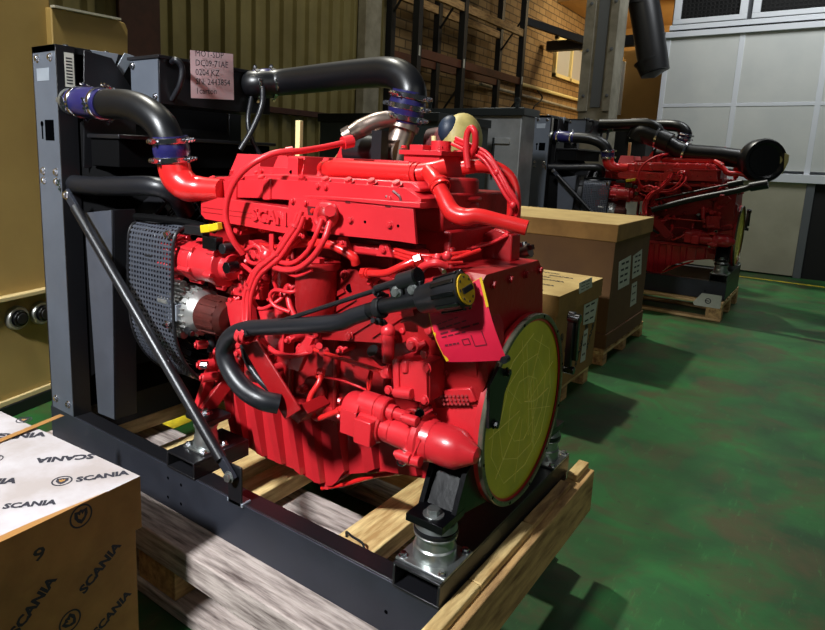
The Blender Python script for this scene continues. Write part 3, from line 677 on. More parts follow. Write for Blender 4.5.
# cooler cover with ribs
b = MB(); poly = [(300,300),(306,288),(318,279),(338,271),(362,270),(392,278),(414,286),(418,336),(400,344),(330,340),(305,338)]
b.prism([Y(px,py,-.275) for px,py in poly], (0,.09,0), 'red_cast_shade')
for a_, c_ in (((322,302),(345,290)),((326,316),(356,298)),((332,330),(366,308)),((350,334),(385,312)),((372,336),(402,316))):
    b.bar(Y(*a_,-.276), Y(*c_,-.276), .012, .012, 'red_cast_shade', up=(0,1,0))
for px, py in ((308,296),(322,283),(345,275),(372,276),(400,286),(412,300),(412,325),(395,338),(350,336),(318,334)):
    b.cyl(Y(px,py,-.25), Y(px,py,-.282), .014, m='red_cast_shade', n=16); b.bolt(Y(px,py,-.282),(0,-1,0),.009,.009,'red_cast_shade')
b.obj('oil_cooler_cover', ENG, .005)
b = MB(); 
for px, py in ((350,288),(337,296)): b.cyl(Y(px,py,-.277), Y(px,py,-.268), .012, m='hole', n=16)
b.obj('cooler_port', ENG)
# manifold underside pipes
pipe('fuel_pipe', [(395,249,-.29),(412,254,-.30),(432,256,-.29),(452,254,-.25),(470,252,-.20)], .0055)
pipe('fuel_pipe', [(395,253,-.29),(412,258,-.30),(432,260,-.29),(455,258,-.25),(480,250,-.18)], .0055)
pipe('fuel_pipe', [(396,256,-.29),(415,262,-.30),(436,263,-.29),(462,262,-.23)], .0055)
pipe('oil_pipe', [(364,273,-.31),(385,273,-.33),(402,266,-.33),(420,259,-.31)], .010, ends=True)
pipe('oil_pipe', [(418,272,-.35),(424,266,-.36),(436,263,-.36),(446,266,-.34)], .009, 'red_hose')
pipe('oil_pipe', [(286,247,-.30),(300,243,-.31),(330,245,-.31),(352,256,-.30),(356,264,-.29)], .013)
pipe('oil_pipe', [(250,243,-.27),(290,252,-.28)], .010); pipe('oil_pipe', [(236,246,-.26),(262,256,-.27),(290,262,-.26)], .009)
b = MB()
for px, py in ((437,258),(447,256),(428,262)): b.sphere(Y(px,py,-.30), .012, 'red', 12)
b.cyl(Y(441,268,-.32),Y(444,272,-.34),.006,m='zinc',n=8); b.obj('pipe_union', ENG)
# wiring trunk
trunk = [(301,213,-.345),(296,226,-.35),(287,240,-.355),(278,253,-.36),(268,262,-.37),(257,272,-.37),(250,287,-.37),(247,303,-.37),(246,322,-.38),(243,336,-.40)]
for k, (dx, dy) in enumerate(((-3,0),(0,2),(3,3),(1,-2))):
    pipe('wiring_trunk', [(x+dx,y+dy,z-.004*k) for x,y,z in trunk], .0075, 'red_hose')
for t in (1,3,6,8):
    x, y, z = trunk[t]; x2, y2, z2 = trunk[t-1]; q = Y(x,y,z-.005); d = (Y(x2,y2,z2)-q).normalized()
    MB().lathe(q-d*.004, d, [(0,.016),(0,.019),(.008,.019),(.008,.016)], 'red', 16).obj('cable_tie', ENG)
b = MB(); b.prism([Y(px,py,-.38) for px,py in ((269,234),(273,234),(273,252),(269,252))],(0,.004,0),'note_pink' if False else 'red'); b.sphere(Y(267,256,-.365),.022,'red',10); b.sphere(Y(276,262,-.36),.018,'red',10); b.obj('wiring_junction', ENG)
for pts, r in (([(246,250,-.33),(256,246,-.35),(262,254,-.36),(259,263,-.35),(250,262,-.34),(246,254,-.33)], .006),
               ([(262,286,-.33),(254,296,-.34),(255,304,-.35),(262,309,-.35),(275,303,-.34),(284,296,-.32)], .006),
               ([(300,290,-.33),(290,292,-.35),(275,290,-.35),(270,297,-.35),(275,306,-.35),(290,312,-.34)], .006),
               ([(278,268,-.34),(274,280,-.34),(277,293,-.33),(268,300,-.33)], .006),
               ([(288,294,-.32),(290,306,-.33),(296,318,-.33),(301,326,-.33)], .009),
               ([(300,238,-.33),(288,250,-.34),(282,262,-.35)], .008),
               ([(312,270,-.37),(296,276,-.37),(283,270,-.36)], .005),
               ([(248,322,-.33),(252,333,-.33),(260,345,-.33)], .008),
               ([(262,340,-.30),(275,352,-.32),(292,356,-.32),(310,352,-.30)], .008),
               ([(236,262,-.30),(247,268,-.32),(258,280,-.33),(262,300,-.33)], .007),
               ([(318,376,-.28),(340,380,-.29),(357,386,-.29),(366,390,-.28)], .0035)):
    pipe('small_hose', pts, r, 'red_hose')
# fittings: banjo bolts and unions on the block side
rnd = random.Random(11)
for (px, py, yy, r) in ((256,254,-.34,.022),(250,250,-.30,.03),(240,262,-.30,.022),(243,277,-.30,.02),(298,292,-.33,.018),(288,288,-.32,.014),(303,303,-.32,.02),(278,296,-.31,.016),(268,330,-.31,.012),(232,300,-.30,.016),(262,228,-.28,.016),(283,238,-.28,.014),(238,230,-.28,.018),(222,222,-.28,.014),(246,283,-.31,.018),(288,340,-.29,.012),(300,348,-.28,.014),(371,282,-.29,.012),(255,360,-.27,.02),(265,372,-.26,.016),(300,390,-.24,.014),(340,350,-.25,.012),(238,353,-.28,.016),(420,300,-.28,.02),(430,330,-.29,.018),(404,330,-.27,.014),(412,345,-.29,.02)):
    b = MB(); q = Y(px,py,yy); b.cyl(q+Vector((0,.09,0)), q, r, m='red', n=18); b.cyl(q, q+Vector((0,-.012,0)), r*.62, m='red', n=6); b.cyl(q+Vector((r*1.0,.0,.004)), q+Vector((r*1.7,.01,.012)), r*.4, m='red', n=8)
    b.obj('fitting', ENG, .0015)
# upper rear side housing
b = MB(); b.cyl(Y(388,331,-.31), Y(388,362,-.31), .017, m='red', n=20); b.sphere(Y(388,331,-.31), .02, 'red', 14); b.obj('drain_tube', ENG)
slab('rear_side_casting', [(420,308),(470,300),(486,330),(488,380),(476,408),(436,408),(424,350)], -.25, .10, 'red_cast_shade', bolts=((440,330),(455,322),(470,345),(446,372)), bevel=.012)
slab('fin_block', [(442,390),(470,388),(476,402),(448,406)], -.262, .05, 'red', bevel=.003)
b = MB()
for i in range(7):
    for j in range(3): b.cyl(Y(442+i*4+j, 396+j*4, -.268), Y(442+i*4+j, 396+j*4, -.24), .004, m='red_cast_shade', n=6)
b.obj('stud_grid', ENG)
# control unit
slab('control_unit', [(392,360),(423,362),(426,364),(427,402),(420,402),(394,397)], -.335, .10, 'red', bevel=.004, bolts=((425,354),(427,368),(425,400),(389,390)), br=.010)
slab('control_unit_rib', [(393,358),(398,358),(399,396),(394,396)], -.342, .03, 'red', bevel=.003)
slab('control_unit_rib', [(400,360),(407,361),(407,374),(401,374)], -.342, .03, 'red', bevel=.005)
b = MB(); b.cyl(Y(395,392,-.345), Y(412,394,-.345), .014, m='red', n=20); b.cyl(Y(388,371,-.33), Y(392,371,-.33), .02, m='red', n=16); b.obj('unit_boss', ENG, .002)
slab('fin_plate', [(421,362),(430,364),(430,402),(422,402)], -.325, .10, 'red_cast_shade', bevel=.002)
b = MB(); b.cyl(Y(372,350,-.34), Y(384,361,-.29), .017, m='black', n=16); b.obj('pressure_sensor', ENG, .002, label='black cylindrical sensor')
b = MB(); b.cyl(Y(312,349,-.31), Y(386,373,-.335), .0062, m='red_pipe', n=12)
for q in (Y(312,349,-.31), Y(386,373,-.335), Y(324,352,-.31)): b.cyl(q+Vector((0,.01,0)), q+Vector((0,-.01,0)), .012, m='red', n=14)
b.cyl(Y(319,346,-.31), Y(319,346,-.33), .010, m='red', n=12); b.obj('oil_rail', ENG)
pipe('bent_tube', [(321,371,-.30),(319,382,-.32),(311,395,-.34),(309,406,-.35),(316,418,-.35),(328,415,-.35),(345,408,-.34)], .0085, 'red_pipe', ends=True)
pipe('wire_loop', [(371,369,-.27),(368,382,-.29),(369,390,-.29),(372,372,-.28)], .004, 'red_pipe')
# starter motor
b, a, c = xcyl('s', (350,406), (367,406), -.31, .047, 'red', [(0,0),(0,.9),(.2,1),(1,1),(1,0)])
b.box(a.x+.005,c.x,-.358,-.27,a.z-.060,a.z+.01,'red')
for k in range(7): b.bolt((a.x-.004,-.31+rnd.uniform(-.04,.03),a.z+rnd.uniform(-.05,.04)),(-1,-.3,.1),.009,.010,'red')
st = b.obj('starter_motor', ENG, .004)
b, a, c = xcyl('s', (364,403), (390,403), -.31, .036, 'red', [(0,0),(0,1),(.6,1),(.62,.92),(.66,.92),(.7,1),(.95,1),(1,.9),(1,0)]); b.cyl(c, c+Vector((.02,0,0)), .022, m='red'); b.cyl(c+Vector((.018,0,0)), c+Vector((.065,0,0)), .016, m='red'); b.obj('solenoid', st)
b, a, c = xcyl('s', (363,421), (384,421), -.32, .043, 'red', [(0,0),(0,.9),(.1,1),(.9,1),(1,.85),(1,0)]); b.cyl(c, c+Vector((.03,0,0)), .030, m='red', n=24); b.box(a.x+.01,c.x-.005,-.375,-.34,a.z-.04,a.z+.03,'red'); b.obj('starter_casing', st, .003)
b, a, c = xcyl('s', (385,428), (422,434), -.31, .041, 'red', [(0,0),(0,.85),(.3,.9),(.9,.95),(1,1),(1,0)]); b.obj('starter_nose', st)
b = MB(); q = Y(419,436,-.30); b.lathe(q, (1,0,0), [(0,0),(0,.060),(.008,.066),(.022,.066),(.028,.058),(.05,.054)], 'red', 36)
for w in (0.6,2.2,3.6,5.2): o_ = Vector((0,math.cos(w),math.sin(w)))*.9; b.cyl(q+o_*.082+Vector((-.02,0,0)), q+o_*.082+Vector((.02,0,0)), .014, m='red', n=14); b.cyl(q+o_*.082+Vector((-.03,0,0)), q+o_*.082+Vector((-.02,0,0)), .009, m='red', n=6)
b.obj('starter_flange', ENG, .001)
b = MB(); b.lathe(q+Vector((.02,0,0)), (1,0,0), [(0,.045),(.015,.052),(.07,.054),(.10,.051),(.118,.040),(.15,.020),(.156,0)], 'red', 36); b.obj('pinion_housing', ENG)
b = MB(); q = Y(404,456,-.36); b.cyl(q+Vector((-.0,0,-.01)), q+Vector((.004,0,.02)), .009, m='chrome', n=10); b.cyl(q+Vector((-.008,0,-.02)), q+Vector((-.002,-.005,-.01)), .013, m='chrome', n=8); b.cyl(q+Vector((.012,0,-.005)), q+Vector((.05,0,.0)), .014, m='red', n=12); b.bar(q+Vector((.01,0,.0)), q+Vector((.03,.01,.06)), .03, .012, 'red', up=(0,1,0)); b.obj('cable_terminal', st, 0, label='bright cable terminal')
b = MB(); q = Y(420,413,-.33); b.cyl(q+Vector((0,.04,0)), q, .014, m='chrome', n=14); b.cyl(q, q+Vector((0,-.01,0)), .009, m='hole'); b.obj('oil_plug', ENG)
pipe('sump_pipe', [(322,488,-.13),(345,484,-.13),(370,477,-.13),(402,472,-.13)], .008, 'red_pipe')
# red strap and bars carrying the breather hose
slab('support_bar', [(240,343),(257,341),(300,410),(285,420),(272,398)], -.43, .008, 'red_cast_shade', bevel=.002)
slab('support_bar', [(287,414),(300,404),(308,414),(297,424)], -.40, .10, 'red_cast_shade', bevel=.004)
b = MB()
for px, py in ((252,362),(257,370),(250,372),(262,375)): b.bolt(Y(px,py,-.37),(0,-1,0),.008,.012,'chrome' if px == 252 else 'red')
b.box(Y(250,360,-.36).x-.02,Y(260,380,-.36).x,-.365,-.30,Y(250,380,-.36).z,Y(250,355,-.36).z,'red_cast_shade'); b.obj('bar_foot', ENG, .002)
pipe('drain_hose', [(243,344,-.40),(248,362,-.40),(262,382,-.40),(280,396,-.38)], .011, 'hose_black')
b = MB(); b.tube(path((279,404,-.44),(262,400,-.47),(243,388,-.48),(229,368,-.48),(224,350,-.48),(231,336,-.48),(246,329,-.48),(270,327,-.48),(310,325,-.49),(340,322,-.49),(352,317,-.49),(370,311,-.49)), [.028,.028,.027,.025,.023,.0215,.0215,.021,.020], 'hose_black', 24, 5)
bh = b.obj('breather_hose', ENG)
b = MB(); b.tube(path((368,311,-.49),(385,306,-.49),(412,301,-.49),(430,297,-.49)), .0185, 'pipe_black', 24); b.obj('filler_neck', bh)
q = Y(380,308,-.49); clamp(q, (1,0,.35), .0205, bh, 'black', 2)
for t in ((262,327),(246,331)): pass
q0, q1 = Y(242,328,-.48), Y(250,345,-.46); b = MB(); d = Vector((.9,0,-.25)).normalized()
for k, q in enumerate((Y(243,334,-.48), Y(248,334,-.48))): b.lathe(q-d*.004, d, [(-.002,.023),(-.002,.0275),(.013,.0275),(.013,.023)], 'red', 28)
b.obj('hose_strap', bh, 0, label='red strap round the black hose')
b = MB(); d = (Y(458,291,-.49)-Y(424,299,-.49)).normalized(); q = Y(420,300,-.49)
b.lathe(q, d, [(0,.024),(.005,.031),(.045,.034),(.05,.037),(.07,.040),(.11,.041),(.115,.037),(.116,0)], 'black', 32)
for k in range(10):
    w = 2*PI*k/10; _, a_, c_ = frame_of(d); o_ = a_*math.cos(w)+c_*math.sin(w); b.bar(q+d*.055+o_*.039, q+d*.112+o_*.041, .010, .006, 'black_gloss', up=o_)
cp = b.obj('filler_cap', bh, .001)
b = MB(); q2 = q+d*.116; b.cyl(q2, q2+d*.003, .033, m='yellow_deep', n=36); b.bar(q2+d*.004+Vector((0,-.018,-.003)), q2+d*.004+Vector((0,.018,.003)), .012, .008, 'black', up=d)
for k in range(8): 
    w = 2*PI*k/8; _, a_, c_ = frame_of(d); o_ = a_*math.cos(w)+c_*math.sin(w); b.bar(q2+d*.0035+o_*.024-_*0, q2+d*.0035+o_*.028, .006, .001, 'ink', up=d)
b.obj('yellow_disc', cp, 0, label='yellow disc on the black cap')
b = MB(); b.cyl(Y(244,333,-.49), Y(392,285,-.49), .0058, m='black', n=12); b.cyl(Y(244,334,-.495), Y(249,332,-.495), .010, m='black')
ds = b.obj('dipstick', ENG)
b = MB(); b.cyl(Y(376,289,-.49), Y(402,281,-.49), .009, m='black', n=16); b.cyl(Y(400,282,-.49), Y(419,276.5,-.49), .0195, m='black', n=24); b.lathe(Y(417,277,-.49), (Y(419,276.5,-.49)-Y(400,282,-.49)), [(0,.0195),(0,.021),(.006,.021),(.006,0)], 'black_gloss', 24); b.obj('dipstick_handle', ds)
for (x0, x1) in ((389,402),(404,420)):
    slab('clamp_plate', [(x0,287-(x0-389)*.2),(x1,284-(x0-389)*.2),(x1+1,299-(x0-389)*.1),(x0+2,302-(x0-389)*.1)], -.50, .012, 'black', ds, .001)
    MB().bolt(Y((x0+x1)/2+1,292-(x0-389)*.17,-.50),(0,-1,0),.010,.009,'zinc').obj('bolt', ds)
slab('wing_bracket', [(398,324),(412,303),(430,304),(440,316),(424,330),(410,322)], -.42, .05, 'red_cast_shade', bevel=.006)
b = MB(); b.bar(Y(405,300,-.47), Y(412,330,-.36), .03, .01, 'red_cast_shade'); b.obj('wing_stay', ENG)
# small black/brass bits behind the rear of the engine
b = MB(); b.cyl(Y(505,260,.12), Y(517,254,.12), .02, m='black', n=14); b.cyl(Y(513,252,.12), Y(514,246,.12), .012, m='chrome', n=12); b.obj('valve_body', ENG)
b = MB(); b.cyl(Y(517,254,.14), Y(530,250,.14), .022, m='turbo_metal', n=12); b.cyl(Y(523,250,.14), Y(522,242,.14), .014, m='chrome', n=12); b.bar(Y(526,248,.14), Y(533,247,.14), .02,.015,'rust'); b.obj('brass_valve', ENG)
slab('rear_gusset', [(495,228),(512,235),(511,262),(480,262),(470,240)], .0, .06, 'red_cast_shade', bevel=.004)
for k in range(6):
    pipe('rear_cable', [(430+8*k,248-k,-.18+.03*k),(455+6*k,250-2*k,-.12+.03*k),(485+4*k,245-k,-.05+.02*k),(508,235-k,.0)], .005, 'red_hose')
# far side of the engine: exhaust manifold and turbo feed
b = MB(); b.tube([(-1.0,.25,1.28),(-.7,.27,1.28),(-.35,.27,1.30)], .05, 'rust', 16)
for k in range(5): b.cyl((-1.0+k*.19,.18,1.28), (-1.0+k*.19,.26,1.28), .035, m='rust', n=16)
b.obj('exhaust_manifold', ENG)
b = MB(); b.box(Y(299,150,.2).x-.012,Y(299,150,.2).x+.012,.19,.21,1.44,1.60,'beige'); b.obj('lifting_post', ENG, .002)
b = MB(); b.prism([Y(334,161,.2),Y(342,143,.2),Y(347,143,.2),Y(350,161,.2)],(0,.012,0),'red'); b.obj('lifting_eye', ENG, .002)
# bridge bracket between the first two valve covers
b = MB(); b.bar(Y(259,171,-.14), Y(294,173,-.14), .012, .030, 'red', up=(0,0,1)); b.box(Y(289,170,-.15).x, Y(299,170,-.15).x, -.156,-.13, 1.39, Y(294,158,-.15).z, 'red'); b.bolt(Y(262,171,-.147),(0,-1,0),.007,.01,'red'); b.cyl(Y(291,172,-.158),Y(291,172,-.155),.006,m='hole',n=10); b.obj('bridge_bracket', ENG, .002)
# ------------------------------------------------------------------ second engine: copy of the first
def copy_tree(o, parent=None, skip=()):
    if o.name.split('.')[0] in skip: return None
    c = o.copy(); COL.objects.link(c)
    if parent is not None: c.parent = parent
    for ch in list(KIDS.get(o.name, ())): copy_tree(ch, c, skip)
    return c
KIDS = {}
for o in list(bpy.data.objects):
    if o.parent: KIDS.setdefault(o.parent.name, []).append(o)
E2 = copy_tree(ENG, skip=('wrapped_air_inlet','breather_hose','dipstick','pointer_bracket','turbocharger_outlet'))
SC = 1.16
E2.location = (-.15-.9*SC, 5.85, .19); E2.scale = (SC,)*3; E2['_o'] = tuple(E2.location)
E2['label'] = 'red diesel engine with radiator in the background, a long black air pipe over it'
b = MB()
def loc2(v): return Vector(E2['_o'])+(Vector(v)-Vector(E2['_o']))/1   # world coordinates
def part2(b, name, parent=E2, **k):
    L = Vector(E2['_o'])
    b.v = [L+(v-L)/SC for v in b.v]
    return b.obj(name, parent, **k)
yy = 5.72
b = MB(); b.tube([Y(636,140,yy),Y(641,133,yy),Y(652,136,yy),Y(670,143,yy)], .105, 'hose_black', 20)
for t in range(6): 
    q = Y(637+t*3.5,139-abs(2.4-t)*.6+t*.4,yy)
b.tube([Y(668,144,yy),Y(684,152,yy),Y(720,156,yy),Y(760,162,yy)], [.085,.09,.095,.095], 'pipe_black', 24); d = part2(b, 'air_pipe')
for px, py in ((657,137),(684,152)):
    b = MB(); b.lathe(Y(px,py,yy), Y(px+10,py+2.5,yy)-Y(px,py,yy), [(0,.10),(0,.115),(.02,.115),(.02,.10)], 'chrome', 24); part2(b, 'hose_clamp', d)
b = MB(); q = Y(764,161,yy-.1); b.lathe(q+Vector((-.05,.1,0)), (.55,-.8,.05), [(-.06,0),(-.06,.19),(0,.215),(.09,.215),(.12,.20),(.12,.17),(.10,.15),(.10,0)], 'pipe_black', 48); fl = part2(b, 'air_filter')
b = MB(); q = Y(782,158,yy); b.prism([Y(px,py,yy) for px,py in ((778,146),(785,153),(789,155),(788,162),(782,174),(777,172),(780,160))], (0,.05,0), 'beige'); part2(b, 'torn_film', fl)
b = MB(); b.tube([X(628,113,-2.0) if False else Y(600,124,5.7), Y(620,124,5.7), Y(648,124,5.7), Y(658,130,5.7), Y(661,142,5.7)], .055, 'pipe_black', 18); part2(b, 'upper_pipe')
b = MB(); b.tube([Y(652,210,5.35), Y(690,200,5.35), Y(740,190,5.35), Y(752,186,5.35)], .030, 'hose_black', 14); b.cyl(Y(750,187,5.35), Y(768,184,5.35), .045, m='black', n=18); b.cyl(Y(655,200,5.4),Y(735,183,5.4),.010,m='black'); b.cyl(Y(728,185,5.4),Y(743,182,5.4),.03,m='black'); part2(b, 'breather_hose')
b = MB(); b.box(Y(626,212,5.5).x, Y(637,212,5.5).x, 5.46, 5.5, Y(626,214,5.5).z, Y(626,201,5.5).z, 'label_white'); b.box(Y(640,212,5.5).x, Y(646,212,5.5).x, 5.46, 5.5, Y(640,214,5.5).z, Y(640,201,5.5).z, 'label_white'); part2(b, 'white_plate')

# ------------------------------------------------------------------ pallets
PAL = []
def pallet(name, x0, x1, y0, y1, ztop, label, wood='wood', loc=None, wx=.11, group='wooden pallets', lead=True, nb=7):
    t = thing(name, ((x0+x1)/2,(y0+y1)/2,0), label, 'pallet', group)
    tb, bb = .022, .022; blk = ztop-tb-bb-.022
    for i, y in enumerate((y0, (y0+y1)/2-wx/2, y1-wx)):
        b = MB(); b.box(x0,x1,y,y+wx,0,bb,wood); b.obj('bottom_board', t, .003)
        for k in range(3):
            x = x0+(x1-x0-.14)*k/2; b = MB(); b.box(x,x+.14,y+.003,y+wx-.003,bb,bb+blk,'wood_end'); b.obj('block', t, .003)
    for k in range(3):
        x = x0+(x1-x0-.14)*k/2; b = MB(); b.box(x,x+.14,y0,y1,bb+blk,bb+blk+.022,'wood_cross'); b.obj('stringer_board', t, .003)
    for k in range(nb):
        y = y0+(y1-y0-wx)*k/(nb-1); b = MB(); b.box(x0,x1,y,y+wx,ztop-tb,ztop,wood); b.obj('deck_board', t, .003)
    return t
# the heavy pallet of the first engine
t0 = t = thing('wooden_pallet', (-.95,0,0), 'long heavy timber pallet under the nearest red engine', 'pallet', 'wooden pallets')
for s in (-1, 1):
    b = MB(); y0, y1 = (-.548,-.34) if s < 0 else (.34,.548)
    b.box(-1.97, -.05, y0, y1, .158, .2565, 'wood_grey' if s < 0 else 'wood'); 
    b.obj('top_beam', t, .005)
    b = MB(); b.box(-1.97, -.05, y0+(.0 if s<0 else .04), y1-(.04 if s<0 else 0), 0, .045, 'wood_grey'); b.obj('bottom_board', t, .005)
    for x in (-1.95,-1.10,-.30): b = MB(); b.box(x, x+.20, y0+.012, y1-.012, .045, .158, 'wood_end'); b.obj('block', t, .004)
b = MB(); b.box(-1.97,-.05,-.07,.07,.0,.045,'wood_grey'); b.obj('bottom_board', t, .005)
b = MB(); b.box(-1.97,-.05,-.06,.09,.10,.158,'wood_grey'); b.obj('centre_beam', t, .005)
for x in (-1.95,-1.10,-.30): b = MB(); b.box(x, x+.20, -.06,.06, .045, .10, 'wood_end'); b.obj('block', t, .004)
for x0, x1, m in ((-1.97,-1.80,'wood_cross'),(-1.50,-1.38,'wood_cross'),(-1.21,-1.09,'wood_cross'),(-1.02,-.90,'wood_cross'),(-.53,-.385,'wood_cross')):
    b = MB(); b.box(x0,x1,-.338,.338,.19,.2565,m); b.obj('cross_plank', t, .004)
b = MB(); b.tube([(-.50,-.17,.258),(-.50,-.17,.275),(-.46,-.19,.285),(-.42,-.19,.28),(-.40,-.20,.257)],.004,'dark',6); b.obj('bent_wire', t)
b = MB(); b.box(.002,.062,-.60,.548,.235,.395,'wood_end'); b.obj('end_beam', t, .004)
for y0, y1 in ((-.60,-.30),(-.30,.04),(.04,.36),(.42,.548)):
    b = MB(); b.box(.004,.040,y0+.002,y1-.002,.3955,.4185,'wood_cross' if y0 not in (.04,) else 'wood_end'); b.obj('end_board', t, .003)

P2 = pallet('wooden_pallet', -2.5,-.145,5.22,6.42,.186, 'pale pallet under the background red engine', wx=.12)
b = MB(); b.prism([Y(px,py,5.216) for px,py in ((693,302),(702,293),(722,296),(720,309),(694,305))], (0,.002,0), 'label_white')
q = Y(708,301,5.214); b.lathe(q, (0,-1,0), [(0,.028),(.0006,.028),(.0006,.02),(0,.02)], 'ink', 20); b.box(q.x-.02,q.x+.012,5.2130,5.2135,q.z-.004,q.z+.004,'ink')
b.obj('shipping_sticker', P2, label='white sticker with a round mark')
pallet('wooden_pallet', -1.95,-.62,3.0,4.15,.125, 'pallet under the large plain brown carton', 'wood_end', wx=.10)
pallet('wooden_pallet', -1.75,-.60,1.68,2.60,.135, 'pallet under the printed carton beside the flywheel', 'wood_end', wx=.10)

# ------------------------------------------------------------------ cartons
def letters(b, n, org, ux, uy, W, H, size, m, ang, rows, seed, word='SCANIA', gap=.42, flip=True, sx=1.45, emblem=True):
    """rows of the printed word running over a W x H face"""
    r = random.Random(seed); ux, uy = Vector(ux).normalized(), Vector(uy).normalized()
    dx = ux*math.cos(ang)+uy*math.sin(ang); dy = uy*math.cos(ang)-ux*math.sin(ang)
    L = size*.63*len(word)*sx
    D = math.hypot(W, H); k = 0; v = -D
    while v < D:
        u = -D+(k % 2)*L*.7
        while u < D:
            f = -1 if (flip and k % 2) else 1
            c = [(u,v),(u+L,v),(u,v+size*.75),(u+L,v+size*.75)]
            ok = True
            for a_, e_ in c:
                q = dx*a_+dy*e_+ux*W/2+uy*H/2; qa, qb = q.dot(ux), q.dot(uy)
                if not (.006 < qa < W-.006 and .006 < qb < H-.006): ok = False
            if ok:
                o0 = Vector(org)+ux*W/2+uy*H/2
                if f > 0: b.text(word, o0+dx*u+dy*v, dx, dy, size, m, .0008, sx, size*.05)
                else: b.text(word, o0+dx*(u+L)+dy*(v+size*.72), -dx, -dy, size, m, .0008, sx, size*.05)
            c = [(u+L+size*.3,v-size*.25),(u+L+size*1.3,v+size)]
            q = dx*(u+L+size*.85)+dy*(v+size*.3)+ux*W/2+uy*H/2
            if emblem and size < q.dot(ux) < W-size and size < q.dot(uy) < H-size:
                o0 = Vector(org)+q; z = ux.cross(uy)
                b.lathe(o0, z, [(0,size*.55),(.0009,size*.55),(.0009,size*.43),(0,size*.43)], m, 20)
                b.prism([o0+dx*(a_*size)+dy*(e_*size) for a_, e_ in ((-.3,.28),(.3,.28),(.34,-.05),(0,-.38),(-.34,-.05))], z*.0009, m)
            u += L*(1+gap)+size*1.2
        v += rows; k += 1
def carton(name, corner, ang, Lx, Ly, z0, z1, label, m_body, m_lid, m_top, lip=.14, group=None, over=.012, prt=False):
    """corner = the (+x,-y) corner; ang = turn about z"""
    R_ = Matrix.Translation((corner[0],corner[1],0)) @ Matrix.Rotation(ang, 4, 'Z')
    t = thing(name, tuple(R_@Vector((-Lx/2,Ly/2,z0))), label, 'carton', group)
    b = MB(); b.box(-Lx,0,0,Ly,z0,z1-.01,m_body,R_)
    if prt: letters(b, 0, R_@Vector((.0002,0,z0)), (0,1,0), (0,0,1), Ly, z1-z0-lip, .055, 'ink', 1.0, .13, 2, flip=False, sx=1.12)
    body = b.obj('body', t, 0 if prt else .006)
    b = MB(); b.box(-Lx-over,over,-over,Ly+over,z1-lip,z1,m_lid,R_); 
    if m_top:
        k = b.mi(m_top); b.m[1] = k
    if prt: letters(b, 0, R_@Vector((-Lx,0,z1+.0002)), (1,0,0), (0,1,0), Lx, Ly, .042, 'ink', .0, .085, 2, gap=.2, emblem=False, sx=1.12)
    lid = b.obj('lid', t, 0 if prt else .007, 2)
    return t, R_, body, lid
# near carton, lower left
A0 = Vector((-.815,-.70)); ang = .07
NB = thing('printed_carton', (-1.3,-1.1,.0), 'pale-topped printed cardboard carton at the near left corner', 'carton', None)
R_ = Matrix.Translation((A0.x,A0.y,0)) @ Matrix.Rotation(ang, 4, 'Z')
ZT = .58; LX, LY = 1.15, .80
b = MB(); b.box(-LX+.012,-.012,-LY+.012,-.012,0,ZT-.01,'cardboard',R_)
e1 = R_.to_3x3()@Vector((0,1,0)); e2 = R_.to_3x3()@Vector((1,0,0)); up = Vector((0,0,1))
def onface(px, py, p0, n):
    d = ray(px,py); return CAM+d*((Vector(p0)-CAM).dot(n)/d.dot(n))
def word(b, p, q, n, sx=1.04, txt='SCANIA'):
    d = q-p; sz = d.length/(.645*6*sx); b.text(txt, p, d, n.cross(d), sz, 'ink_blue', .0008, sx, sz*.05)
def emblem(b, c, n, dx, r):
    dx = dx.normalized(); dy = n.cross(dx)
    b.lathe(c, n, [(0,r),(.0009,r),(.0009,r*.86),(0,r*.86)], 'ink_blue', 28)
    b.prism([c+dx*(u*r)+dy*(v*r) for u, v in ((-.55,.55),(-.2,.48),(0,.58),(.2,.48),(.55,.55),(.58,0),(.3,-.45),(0,-.68),(-.3,-.45),(-.58,0))], n*.0009, 'ink_blue')
    b.prism([c+n*.0009+dx*(u*r)+dy*(v*r) for u, v in ((-.3,.3),(-.1,.1),(0,.35),(.1,.1),(.3,.3),(.25,-.1),(0,-.3),(-.25,-.1))], n*.0005, 'cardboard')
pb = R_@Vector((-.012,0,0)); pl = R_@Vector((0,0,0))
for A4 in ((84,594,124,541),(16,636,60,574),(96,636,134,590),(30,560,58,520),(-30,605,2,560)):
    p, q = onface(A4[0],A4[1],pb,e2), onface(A4[2],A4[3],pb,e2)
    if max(p.z,q.z) < .424: word(b, p, q, e2)
emblem(b, onface(70,621,pb,e2), e2, Vector((0,.7,.7)), .030)
b.obj('body', NB, 0)
b = MB(); b.box(-LX,0,-LY,0,.425,ZT,'cardboard',R_); b.m[1] = b.mi('carton_top')
for A4 in ((76,482,133,474),(-18,441,50,436),(-46,486,20,483),(95,454,32,459),(2,509,60,504),(20,433,-45,436),(78,441,60,443)[:0] or (40,489,-10,493)):
    if A4[0] == 40: continue
    word(b, Z(A4[0],A4[1],ZT), Z(A4[2],A4[3],ZT), up)
for px, py, r in ((62,481,.026),(24,420,.024),(-6,459,.024)): emblem(b, Z(px,py,ZT), up, Z(px+10,py-1,ZT)-Z(px,py,ZT), r)
emblem(b, onface(81,516,pl,e2), e2, e1, .031)
b.text('9', onface(33,563,pl,e2), e1, up, .045, 'ink', .0006, 1.4, .001)
b.obj('lid', NB, 0)
b = MB(); b.hull8([R_@Vector(v) for v in ((-.30,-.13,ZT+.0005),(-.02,-.115,ZT+.0005),(-.02,-.085,ZT+.0005),(-.30,-.10,ZT+.0005),(-.30,-.13,ZT+.002),(-.02,-.115,ZT+.012),(-.02,-.085,ZT+.012),(-.30,-.10,ZT+.002))], 'tape_brown')
b.v = []; b.f = []; b.m = []
